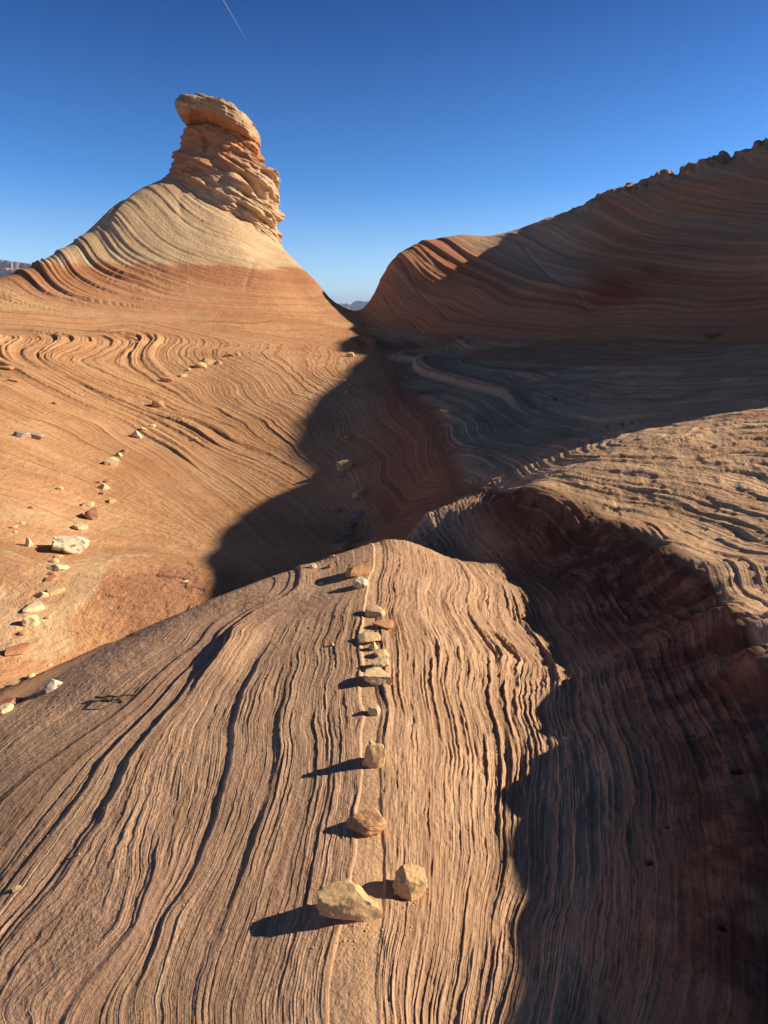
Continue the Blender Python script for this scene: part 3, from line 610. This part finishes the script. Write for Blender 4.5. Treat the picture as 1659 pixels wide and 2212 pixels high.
dd=kn*(.45*(shingle(p,U*3,333,1.2,1.1,thr=.2,rise=.3)+1.5*shingle(p,U*4+BX,334,3,2,thr=.2,rise=.3))+.42*(fbm(BX*1.1+3,BZ*1.5+BY*.8,335,4)-.5)+.22*(vn(BX*2.4+BY,BZ*3,336,3.)-.5))
ny_=np.cos(U);nz_=np.sin(U)
G=np.stack([BX,BY+ny_*dd,BZ+nz_*dd*.8],-1)
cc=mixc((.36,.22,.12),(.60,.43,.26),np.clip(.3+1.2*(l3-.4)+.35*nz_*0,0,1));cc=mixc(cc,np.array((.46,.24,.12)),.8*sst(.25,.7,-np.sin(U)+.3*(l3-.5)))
ii=np.arange(nc*ns).reshape(nc,ns);i2=np.roll(ii,-1,1)
qd=np.stack([ii[:-1],i2[:-1],i2[1:],ii[1:]],-1).reshape(-1,4)
me=grid_mesh('cap_rock',G.reshape(-1,3),qd,p.ravel(),cc.reshape(-1,3));link('cap_rock',me,SAND,butte)
for o in butte.children:
    if o.name in('pillar','cap_rock'):
        bm=bmesh.new();bm.from_mesh(o.data);bmesh.ops.holes_fill(bm,edges=[e for e in bm.edges if e.is_boundary]);bmesh.ops.recalc_face_normals(bm,faces=bm.faces);bm.to_mesh(o.data);bm.free()
# ------------------------------------------------------------------ far country: plain and mesas
def flatcol(name,c,rough=.95):
    m=bpy.data.materials.new(name);m.use_nodes=True;nt=m.node_tree;b=nt.nodes['Principled BSDF'];b.inputs['Roughness'].default_value=rough;b.inputs['Specular IOR Level'].default_value=.1
    ge=nt.nodes.new('ShaderNodeNewGeometry');sx=nt.nodes.new('ShaderNodeVectorMath');sx.operation='MULTIPLY';sx.inputs[1].default_value=(.004,.004,.03)
    nt.links.new(ge.outputs['Position'],sx.inputs[0]);n=nt.nodes.new('ShaderNodeTexNoise');n.inputs['Scale'].default_value=1;n.inputs['Detail'].default_value=5
    nt.links.new(sx.outputs[0],n.inputs['Vector']);r=nt.nodes.new('ShaderNodeValToRGB');r.color_ramp.elements[0].position=.35;r.color_ramp.elements[1].position=.65
    r.color_ramp.elements[0].color=(*[k*.7 for k in c],1);r.color_ramp.elements[1].color=(*[min(1,k*1.35) for k in c],1)
    nt.links.new(n.outputs['Fac'],r.inputs[0]);nt.links.new(r.outputs[0],b.inputs['Base Color']);return m
me=bpy.data.meshes.new('plain');bm=bmesh.new()
rings=[70,110,200,500,1500,5000,12000];zz_=[-16,-18,-22,-30,-40,-45,-50];ang=np.linspace(0,2*np.pi,97)[:-1]
vv=[[bm.verts.new((a*math.sin(t),a*math.cos(t),z+(3*math.sin(5*t)+2*math.sin(11*t) if a>100 else 0))) for t in ang] for a,z in zip(rings,zz_)]
for i in range(len(rings)-1):
    for j in range(96): bm.faces.new((vv[i][j],vv[i+1][j],vv[i+1][(j+1)%96],vv[i][(j+1)%96]))
bmesh.ops.recalc_face_normals(bm,faces=bm.faces);bm.to_mesh(me);bm.free()
DES=flatcol('desert_floor',(.42,.25,.15));tag(link('plain',me,DES),kind='structure')
MES=flatcol('mesa_rock',(.30,.18,.14))
def mesa(name,prof,dist,base,thick,label,seed,cliff=.45):
    "prof: skyline pixels left to right; a flat-topped block with cliffs above sloping scree"
    pr=np.array(prof,float);n=90;xs=np.linspace(pr[0,0],pr[-1,0],n);ys=np.interp(xs,pr[:,0],pr[:,1])
    rng=np.random.RandomState(seed);f=[];off=fbm(xs*.35,xs*0,seed,4)-.5
    rows=[]
    tops=[]
    for i,(a,b) in enumerate(zip(xs,ys)):
        d=dirp(a,b);P0=Vector((0,0,ZC))+d*(dist/d.y);tops.append(P0)
    zb=base
    for k,(fr,push) in enumerate([(0,thick),(0,thick*.5),(0,0),(.12,-.005),(.2,-.03),(cliff,-.045),(cliff+.04,-.08),(.75,-.2),(1,-.42)]):
        row=[]
        for i,P0 in enumerate(tops):
            H=P0.z-zb
            if push>1: y=P0.y+push;z=P0.z
            else: y=P0.y+(push*1.6+off[i]*.35*(1 if fr>0 else .6))*H*1.;z=P0.z-fr*H
            x=P0.x if k<3 else P0.x+(0 if 3<i<n-4 else (push*H*(1 if i<n/2 else -1)))
            row.append((x,y,z))
        rows.append(row)
    rows.insert(0,[(q[0],q[1]+1,zb) for q in rows[0]])
    G=np.array(rows);a,b=G.shape[:2];ii=np.arange(a*b).reshape(a,b)
    q=np.stack([ii[:-1,:-1],ii[1:,:-1],ii[1:,1:],ii[:-1,1:]],-1).reshape(-1,4)
    me=grid_mesh(name,G.reshape(-1,3),q,smooth=False)
    bm=bmesh.new();bm.from_mesh(me);bmesh.ops.holes_fill(bm,edges=[e for e in bm.edges if e.is_boundary]);bmesh.ops.recalc_face_normals(bm,faces=bm.faces);bm.to_mesh(me);bm.free()
    return tag(link(name,me,MES),label,'mesa')
mesa('mesa',[(757,664),(760,656),(763,652.5),(770,649.5),(777,650),(784,651),(790,652),(794,651),(800,650.5),(812,651),(835,653)],5200,-45,900,'flat-topped blue mesa rising in the notch between butte and dark hill',401)
mesa('mesa',[(741,664),(744,659),(746,656),(748,654.5),(750,656),(751.5,660),(752.5,664)],4600,-45,60,'small pointed rock tower left of the blue mesa in the notch',402)
mesa('mesa',[(690,655),(728,655),(745,656.5),(762,657.5),(790,660)],7400,-48,900,'pale low plateau farthest away behind the pointed tower in the notch',403)
mesa('mesa',[(-160,557),(-60,559),(0,561),(25,564),(60,570),(90,576),(140,590)],2950,-48,700,'long blue plateau on the horizon at the far left',404,.25)
mesa('mesa',[(-120,580),(-30,577),(10,578),(14,583),(22,581),(40,579),(70,586),(110,600)],2550,-45,300,'lower row of purple cliffs in front of the left plateau',405,.6)
# ------------------------------------------------------------------ condensation trail
me=bpy.data.meshes.new('contrail');bm=bmesh.new();prev=None
ca,cb=dirp(468,-25),dirp(531,84);pa_=Vector((0,0,ZC))+ca*(9000/ca.y);pb_=Vector((0,0,ZC))+cb*(9000*1.02/cb.y)
for k in range(41):
    t=k/40;c0=pa_.lerp(pb_,t);rad=9*(1-.80*t)*(1+.25*math.sin(k*1.7))
    ring=[bm.verts.new(c0+Vector((math.cos(a)*rad,0,math.sin(a)*rad*.6))) for a in np.linspace(0,2*np.pi,9)[:-1]]
    if prev: [bm.faces.new((prev[i],prev[(i+1)%8],ring[(i+1)%8],ring[i])) for i in range(8)]
    prev=ring
bm.to_mesh(me);bm.free()
m=bpy.data.materials.new('ice_vapour');m.use_nodes=True;b=m.node_tree.nodes['Principled BSDF'];b.inputs['Base Color'].default_value=(.9,.92,.95,1);b.inputs['Roughness'].default_value=1;b.inputs['Alpha'].default_value=.32
tag(link('contrail',me,m),'thin white aircraft trail high in the blue sky at the top','contrail')
print('far',time.time()-T0)
# ------------------------------------------------------------------ loose stones
TONE={'tan':(.60,.39,.20),'pale':(.66,.47,.27),'cream':(.70,.54,.33),'org':(.52,.28,.14),'red':(.44,.20,.11),'brn':(.36,.20,.13),'gry':(.36,.27,.21)}
RM={k:stone_mat('stone_'+k,col=c,bump=.6,var=.3,scales=(70.,16.,3.),strat=False,bd=.01) for k,c in TONE.items()}
# lichen-spotted stone
def lichen(m,dark,sc,lo,hi):
    nt=m.node_tree;b=nt.nodes['Principled BSDF'];l=b.inputs['Base Color'].links[0];src=l.from_socket
    tc=nt.nodes.new('ShaderNodeTexCoord');n=nt.nodes.new('ShaderNodeTexNoise');n.inputs['Scale'].default_value=sc;n.inputs['Detail'].default_value=6;n.inputs['Roughness'].default_value=.7
    nt.links.new(tc.outputs['Object'],n.inputs['Vector']);r=nt.nodes.new('ShaderNodeMapRange');r.inputs['From Min'].default_value=lo;r.inputs['From Max'].default_value=hi
    nt.links.new(n.outputs['Fac'],r.inputs['Value']);mx=nt.nodes.new('ShaderNodeMix');mx.data_type='RGBA';nt.links.new(r.outputs[0],mx.inputs[0]);nt.links.new(src,mx.inputs[6]);mx.inputs[7].default_value=(*dark,1)
    nt.links.new(mx.outputs[2],b.inputs['Base Color'])
RM['lich']=stone_mat('stone_lichen',col=(.67,.55,.38),bump=.6,var=.2,scales=(60.,12.,3.),strat=False,bd=.01);lichen(RM['lich'],(.16,.15,.14),9,.55,.60)
RM['spot']=stone_mat('stone_spotted',col=(.62,.44,.25),bump=.6,var=.25,scales=(70.,16.,3.),strat=False,bd=.01);lichen(RM['spot'],(.13,.10,.08),30,.57,.63)
def stone_mesh(seed,w,d,h,sub,kind):
    rnd=random.Random(seed);bm=bmesh.new();bmesh.ops.create_icosphere(bm,subdivisions=sub,radius=1)
    pl=[]
    n_=10 if kind!='round' else 6
    for k in range(n_):
        v=Vector((rnd.gauss(0,1),rnd.gauss(0,1),rnd.gauss(0,.8))).normalized();pl.append((v,rnd.uniform(.55,.82) if kind!='round' else rnd.uniform(.78,.93)))
    pl.append((Vector((rnd.uniform(-.15,.15),rnd.uniform(-.3,.1),1)).normalized(),.55 if kind in('block','slab') else .8));pl.append((Vector((0,0,-1)),.5))
    if kind=='block': pl+= [(Vector((.05,-1,.15)).normalized(),.62),(Vector((-1,.1,.1)).normalized(),.82)]
    if kind=='wedge': pl+= [(Vector((1,-.1,.55)).normalized(),.45),(Vector((-.9,-.5,.45)).normalized(),.42),(Vector((.1,.9,.5)).normalized(),.5)]
    off=rnd.uniform(0,90)
    from mathutils import noise
    for v in bm.verts:
        c=v.co.copy()*1.15
        for n,dd in pl:
            t=c.dot(n)-dd
            if t>0: c-=n*t*.96
        nn=noise.fractal(c*1.9+Vector((off,0,0)),.8,2.,4);n2=noise.noise(c*7+Vector((0,off,0)));n3=noise.noise(c*17+Vector((0,off,5)))
        if kind=='lump': nn+=.9*noise.noise(c*2.6+Vector((off,3,0)))
        c*=1+.10*nn+.03*n2+.014*n3
        v.co=c
    mn=[min(v.co[i] for v in bm.verts) for i in range(3)];mx=[max(v.co[i] for v in bm.verts) for i in range(3)]
    for v in bm.verts: v.co=Vector(((v.co.x-(mn[0]+mx[0])/2)/(mx[0]-mn[0])*w,(v.co.y-(mn[1]+mx[1])/2)/(mx[1]-mn[1])*d,(v.co.z-mn[2])/(mx[2]-mn[2])*h))
    me=bpy.data.meshes.new('stone');bm.to_mesh(me);bm.free()
    me.polygons.foreach_set('use_smooth',[True]*len(me.polygons))
    try: me.set_sharp_from_angle(angle=math.radians(28))
    except Exception: pass
    return me
def stone(px,py,w,h,tone,kind,label,yaw=None,group=None,roll=0,seed=None,name='stone',up=1.,dz=0,dr=.75):
    "px,py: foot of the stone in the photograph, w,h: its size there"
    sd=seed if seed is not None else int(px*7+py*13)
    p,n=hit(px,py-.32*h);k=depth(p)/F;W=w*k;vw=p-Vector((0,0,ZC));sn=abs(vw.normalized().z)
    D=min(W*dr,h*k*.8/max(sn,.12)) if kind!='wedge' else W*.7
    Hh=max(.22*W,(h*k-D*sn*.75)/math.sqrt(max(.05,1-sn*sn)))*up;Hh=min(Hh,1.25*h*k)
    me=stone_mesh(sd,W*1.04,D*1.1,Hh,5 if w>60 else (4 if w>28 else (3 if w>12 else 2)),kind)
    o=link(name,me,RM[tone]);rnd=random.Random(sd+1)
    yw=rnd.uniform(-.3,.3) if yaw is None else yaw
    nn=(Vector((0,0,1))*.45+n*.55).normalized();q=Vector((0,0,1)).rotation_difference(nn)
    o.rotation_mode='QUATERNION';o.rotation_quaternion=q@Euler((0,roll,yw-math.atan2(p.x,p.y))).to_quaternion()
    o.location=p-nn*(.10*Hh)+Vector((0,0,dz*k));tag(o,label,'stone' if w>14 else 'pebble',group)
    return o
G1='stones laid in a line up the near ridge';G2='stones trailing up the left side of the hollow';G3='stones in the shaded hollow';G4='loose stones on the sunlit slope'
# line up the near ridge, from the camera
stone(759,1990,136,80,'tan','block','largest tan flat-topped block at the near end of the ridge line',-.12,G1,seed=12,up=.72,dr=.42)
stone(879,1950,66,84,'tan','block','upright angular tan stone right beside the largest block on the ridge',.5,G1,seed=52,up=.66,dr=.8,roll=.25)
stone(792,1802,82,50,'org','round','oval orange-tan stone lying alone on the sandy strip above the largest block',.1,G1,seed=7)
stone(806,1668,50,62,'tan','lump','upright knobbly tan stone with hollows midway along the ridge line',.3,G1,seed=44)
stone(808,1549,27,25,'spot','round','small dark-speckled stone alone between the knobbly stone and the pale pair',None,G1)
stone(815,1482,56,40,'pale','block','wide pale stone casting a long pointed shadow halfway along the ridge line',.1,G1,seed=3)
stone(822,1450,36,30,'cream','lump','cream lumpy stone touching the back of the wide pale stone',None,G1)
stone(824,1422,32,20,'tan','block','short tan stub lying across the ridge line just behind the cream lumpy stone',.4,G1)
stone(806,1410,22,24,'pale','wedge','narrow pale upright chip between the tan stub and the speckled slab',None,G1)
stone(797,1395,52,30,'spot','slab','speckled tan slab tilted on edge in the ridge line',.35,G1,seed=21)
stone(827,1360,46,20,'org','slab','thin orange slab poking right from the ridge line',.15,G1)
stone(812,1333,42,25,'tan','block','yellow-tan wedge of rock behind the thin orange slab',-.2,G1,seed=5)
stone(779,1275,31,27,'lich','round','small white pitted stone beside the rust-brown boulder at the ridge crest',None,G1)
stone(770,1252,50,40,'org','block','rust-brown angular boulder at the far crest end of the ridge line',.4,G1,seed=17)
stone(676,1231,17,13,'cream','round','small cream stone on the ridge crest left of the rust-brown boulder')
stone(716,1229,15,11,'red','slab','small reddish chip on the crest between cream stone and rust-brown boulder')
stone(693,1263,11,6,'pale','slab','flat pale chip at the tip of the rust-brown boulder\'s shadow')
stone(718,1398,9,9,'tan','wedge','tiny tan pebble with a thin shadow, left of the speckled slab')
stone(117,1497,38,30,'lich','wedge','pale grey pointed stone perched on the left rim of the ridge',.5,seed=9)
stone(37,1925,16,8,'pale','slab','flat pale chip on the smooth left flank near the bottom left')
stone(172,1848,7,6,'brn','round','tiny brown pebble on the ledge of the left flank')
# shaded hollow, from the ridge crest upwards
for a in [(717,1206,15,8,'gry','slab','dim small stone in shade at the lower end of the hollow line'),(739,1196,44,24,'org','slab','long tilted slab in the shade just beyond the ridge crest'),
(752,1157,26,12,'gry','slab','flat dark slab behind the long tilted slab in the shaded hollow'),(759,1141,18,14,'brn','round','dark round stone in the shaded hollow above the flat dark slab'),
(772,1118,28,12,'gry','slab','wide low dark stone in the middle of the shaded line'),(730,1108,20,8,'brn','slab','flat stone set left of the shaded line'),
(775,1082,25,22,'tan','block','squarish stone standing out in the middle of the shaded hollow'),(737,1038,24,8,'gry','slab','thin dark slab between the squarish stone and the large shaded boulder'),
(745,1022,34,26,'tan','block','largest boulder of the shaded hollow, near the shadow edge'),(754,949,18,9,'org','round','small stone high in the shade above the large shaded boulder'),
(760,917,13,6,'gry','slab','little flat stone next above in the upper shaded hollow'),(750,852,14,8,'gry','round','grey stone in the upper shade below the notch'),
(745,826,10,6,'pale','round','topmost little stone in the shade just under the sunlit edge')]:
    stone(*a[:7],None,G3)
stone(757,774,18,11,'tan','block','small tan block in sunlight left of the tip of the lit ledge',None,G4)
# trail up the left side
for a in [(14,1545,32,24,'pale','round','rounded pale stone at the left edge lowest in the left trail'),(27,1526,46,24,'red','lump','knobbly red-brown boulder right behind the lowest pale stone at left'),
(40,1480,46,16,'spot','slab','long pale brown slab lying flat near the left edge above the ridge rim'),(71,1467,16,13,'pale','round','small pale cobble off the right end of the long slab'),
(107,1440,12,5,'cream','slab','thin cream chip on the sandy floor beside the trail'),(37,1416,44,24,'red','slab','flat pinkish stone half sunk in sand near the left edge'),
(51,1373,20,12,'org','round','egg-shaped orange stone under the notched cream stone'),(66,1356,32,28,'cream','lump','cream stone with a dark notch in it near the left edge'),
(106,1339,12,8,'spot','round','little speckled stone right of the notched cream stone'),(70,1322,42,21,'cream','block','bright cream angular stone with dark left end, above the notched stone'),
(91,1295,25,16,'pale','wedge','pale ribbed stone left of the brown-faced stone'),(120,1283,32,16,'tan','block','tan stone with a brown shaded face, right of the pale ribbed stone'),
(112,1259,28,14,'red','slab','rough red stone lying under the small red pyramid'),(112,1246,18,10,'red','wedge','small red pyramid-shaped stone in the left trail'),
(127,1236,40,18,'cream','wedge','cream stone drawn out to a point on the right, below the lichen boulder'),(118,1219,17,12,'pale','round','small pale stone above the cream pointed stone'),
(128,1208,18,9,'tan','lump','crumbly little tan stone directly beneath the lichen boulder'),
(174,1148,29,16,'pale','round','oval pale stone just above the big lichen boulder'),(176,1117,9,8,'red','round','small round red pebble left of the brown boulder'),
(198,1131,27,29,'brn','block','brown upright boulder standing in the left trail'),(191,1098,24,14,'pale','block','pale stone with shaded left face above the brown boulder'),
(243,1088,17,10,'tan','block','small tan stone right of the trail above the pale shaded-face stone'),(223,1070,12,7,'brn','round','tiny brown stone in the loose gravel of the trail'),
(225,1059,23,14,'pale','wedge','pale stone with jagged left side next to gravel in the trail'),(232,1045,13,8,'red','round','small red stone behind the jagged pale one'),
(213,1046,9,6,'red','slab','red chip left of the small red stone'),
(242,1010,30,20,'cream','block','second largest cream boulder of the trail with a dark underside',),(257,989,14,10,'cream','wedge','small cream pyramid above the second largest cream boulder'),
(269,979,14,9,'brn','round','brown cobble behind the small cream pyramid'),(297,950,22,18,'cream','wedge','cream pointed stone high in the left trail'),
(311,931,14,7,'cream','slab','flat cream chip above the pointed stone high in the trail'),(330,924,13,7,'pale','round','topmost small stone of the left trail')]:
    stone(*a[:7],None,G2)
stone(152,1204,72,46,'lich','block','big pale boulder mottled with dark lichen, largest stone on the left',.1,G2,seed=8)
for a in [(64,1188,17,23,'cream','wedge','small pointed white stone left of the big lichen boulder'),(31,1144,13,8,'pale','block','pale cobble near the left edge above the pointed white stone'),
(32,1153,9,5,'cream','slab','cream chip just below the pale cobble near the left edge'),(51,1132,10,5,'pale','slab','thin pale flake lying up and right of the pale cobble'),
(131,1060,13,8,'pale','round','lone pale stone out on the bare slope left of the trail'),(70,1101,11,7,'brn','round','lone brown pebble on the bare left slope'),
(402,1260,14,7,'cream','slab','single cream chip on the hollow floor near the shadow'),
(341,882,25,17,'org','round','rounded orange boulder alone at the foot of the ledges'),(362,828,24,10,'org','slab','flat orange block resting on the ledges'),
(396,815,17,7,'pale','slab','pale flat chip right of the flat orange block'),(408,803,9,7,'cream','round','tiny cream stone above the pale flat chip'),
(435,798,25,13,'tan','block','left block of the rubble heap on the upper slope'),(452,789,31,11,'tan','slab','long broken slab in the rubble heap on the upper slope'),
(472,790,15,9,'cream','wedge','right-hand cream piece of the rubble heap'),(444,784,13,8,'org','lump','small orange lump at the back of the rubble heap'),
(500,772,17,8,'org','slab','flat orange slab on the slope right of the rubble heap'),(513,769,12,6,'tan','round','small tan stone beside the flat orange slab'),
(120,876,13,8,'org','round','small orange stone on the ledges at far left'),(422,952,9,6,'cream','slab','tiny cream flake on the open slope near the shadow'),
(30,826,20,8,'org','slab','thin plate lying on the ledges near the left edge'),(17,800,26,8,'org','slab','long thin plate at the left edge among the ledges'),
(48,948,32,15,'gry','slab','left one of two grey varnished slabs at far left'),(76,951,34,15,'gry','slab','right one of two grey varnished slabs at far left')]:
    stone(*a[:7],None,G4)
# loose chips too small to tell apart
rnd=random.Random(5);bm=bmesh.new()
def chips(n,cx,cy,sx,sy,s0,s1):
    for _ in range(n):
        px=rnd.gauss(cx,sx);py=rnd.gauss(cy,sy)
        if not(0<px<1659): continue
        p,nn=hit(px,py);k=depth(p)/F;s=rnd.uniform(s0,s1)*k
        r=bmesh.ops.create_icosphere(bm,subdivisions=1,radius=s*.5)
        e=Euler((rnd.uniform(0,6),rnd.uniform(0,6),rnd.uniform(0,6))).to_matrix()
        for v in r['verts']:
            c=e@v.co;c=Vector((c.x*rnd.uniform(.8,1.3),c.y*rnd.uniform(.8,1.2),c.z*.6));v.co=c+p+Vector((0,0,s*.1))
for a in [(25,238,1075,12,14,2,5),(25,120,1225,14,12,2,5),(30,455,790,30,9,2,5),(35,760,775,30,10,2,5),(16,30,1430,25,8,2,5),(45,300,1150,170,90,1.5,3.5),(40,300,880,200,60,1.5,3.5),(25,250,1350,110,60,1.5,3.5),
          (60,700,1500,220,260,1.5,3.5),(50,900,1650,120,260,1.5,3.5),(40,300,1800,150,200,2,4),(60,1400,1080,140,50,1.5,4),(50,1300,800,200,30,1.5,3.5),(30,820,790,40,20,1.5,3),(50,795,1700,10,300,1.5,3),(30,800,2010,70,25,2,6),(14,890,1960,30,12,2,6),(12,795,1815,35,10,2,5),(25,815,1440,22,60,2,5),(10,770,1262,25,10,2,4)]:
    chips(*a)
me=bpy.data.meshes.new('gravel');bm.to_mesh(me);bm.free();tag(link('gravel',me,RM['tan']),kind='stuff')
# dry twig on the left flank
cu=[(208,1510),(222,1511),(238,1508),(256,1510),(270,1506),(296,1505)]
pts=[];
for a,b in cu:
    p,n=hit(a,b);pts.append(p+Vector((0,0,.012)))
def tube(bm,pts,r0,r1):
    prev=None
    for i,p in enumerate(pts):
        d=(pts[min(i+1,len(pts)-1)]-pts[max(i-1,0)]).normalized();s=d.cross(Vector((0,0,1))).normalized();t=s.cross(d);r=r0+(r1-r0)*i/(len(pts)-1)
        ring=[bm.verts.new(p+(s*math.cos(a)+t*math.sin(a))*r) for a in (0,1.05,2.09,3.14,4.19,5.24)]
        if prev: [bm.faces.new((prev[j],prev[(j+1)%6],ring[(j+1)%6],ring[j])) for j in range(6)]
        prev=ring
bm=bmesh.new();tube(bm,pts,.007,.003);q=[pts[1]+Vector((0,0,.004)),pts[2]+Vector((.0,-.05,.02)),pts[3]+Vector((0,-.06,.01)),pts[4]+Vector((0,-.04,.0))];tube(bm,q,.004,.002)
q=[pts[3],pts[3]+Vector((.05,.05,.02)),pts[4]+Vector((.05,.06,.01))];tube(bm,q,.003,.0015)
me=bpy.data.meshes.new('twig');bm.to_mesh(me);bm.free();tag(link('twig',me,stone_mat('dead_wood',col=(.10,.06,.045),strat=False)),'thin dry forked twig lying on the left flank of the near ridge','twig')
# dry shrubs
STR=stone_mat('dry_straw',col=(.34,.27,.15),bump=.2,strat=False);GRN=stone_mat('desert_green',col=(.07,.065,.03),bump=.2,strat=False)
def shrub(px,py,w,mat,label,n,name='dry_shrub'):
    p,nn=hit(px,py);k=depth(p)/F;rad=w*k/2;rn=random.Random(int(px))
    root=bpy.data.objects.new(name,None);COL.objects.link(root);root.location=p;tag(root,label,'shrub')
    bm=bmesh.new();bl=bmesh.new()
    for i in range(n):
        a=rn.uniform(0,6.28);t=rn.uniform(.2,1.);L=rad*rn.uniform(.7,1.2);d=Vector((math.cos(a)*t,math.sin(a)*t,rn.uniform(.4,1))).normalized()
        P_=[Vector((0,0,-.02)),d*L*.5+Vector((0,0,.02)),d*L+Vector((math.cos(a),math.sin(a),-.2))*L*.15];tube(bm,P_,rad*.02,rad*.008)
        for _ in range(5):
            c=P_[1].lerp(P_[2],rn.random())+Vector((rn.gauss(0,1),rn.gauss(0,1),rn.gauss(0,1)))*rad*.06
            v=[bl.verts.new(c+Vector((rn.gauss(0,1),rn.gauss(0,1),rn.gauss(0,1)))*rad*.06) for _ in range(3)];bl.faces.new(v)
    a=bpy.data.meshes.new('stems');bm.to_mesh(a);bm.free();link('stems',a,STR,root);a=bpy.data.meshes.new('foliage');bl.to_mesh(a);bl.free();link('foliage',a,mat,root)
shrub(1528,733,34,STR,'pale dry tumbled shrub on the shelf at the foot of the dark hill',90)
shrub(1198,868,16,GRN,'small dark green shrub in a crevice on the shaded bench below the hill',60)
shrub(1548,730,14,GRN,'tiny dark tuft right beside the pale dry shrub',50)
print('stones',time.time()-T0)

# ------------------------------------------------------------------ thin desert haze over the whole country
HZ=1.0e-4
bm=bmesh.new();bmesh.ops.create_cube(bm,size=1);me=bpy.data.meshes.new('haze')
for v in bm.verts: v.co=Vector((v.co.x*26000,v.co.y*26000,-52+(v.co.z+.5)*292))
bm.to_mesh(me);bm.free()
m=bpy.data.materials.new('haze');m.use_nodes=True;nt=m.node_tree;nt.nodes.remove(nt.nodes['Principled BSDF'])
vp=nt.nodes.new('ShaderNodeVolumePrincipled');vp.inputs['Color'].default_value=(.50,.70,1,1);vp.inputs['Density'].default_value=HZ;vp.inputs['Anisotropy'].default_value=.2
nt.links.new(vp.outputs[0],nt.nodes['Material Output'].inputs['Volume'])
tag(link('haze',me,m),kind='stuff')
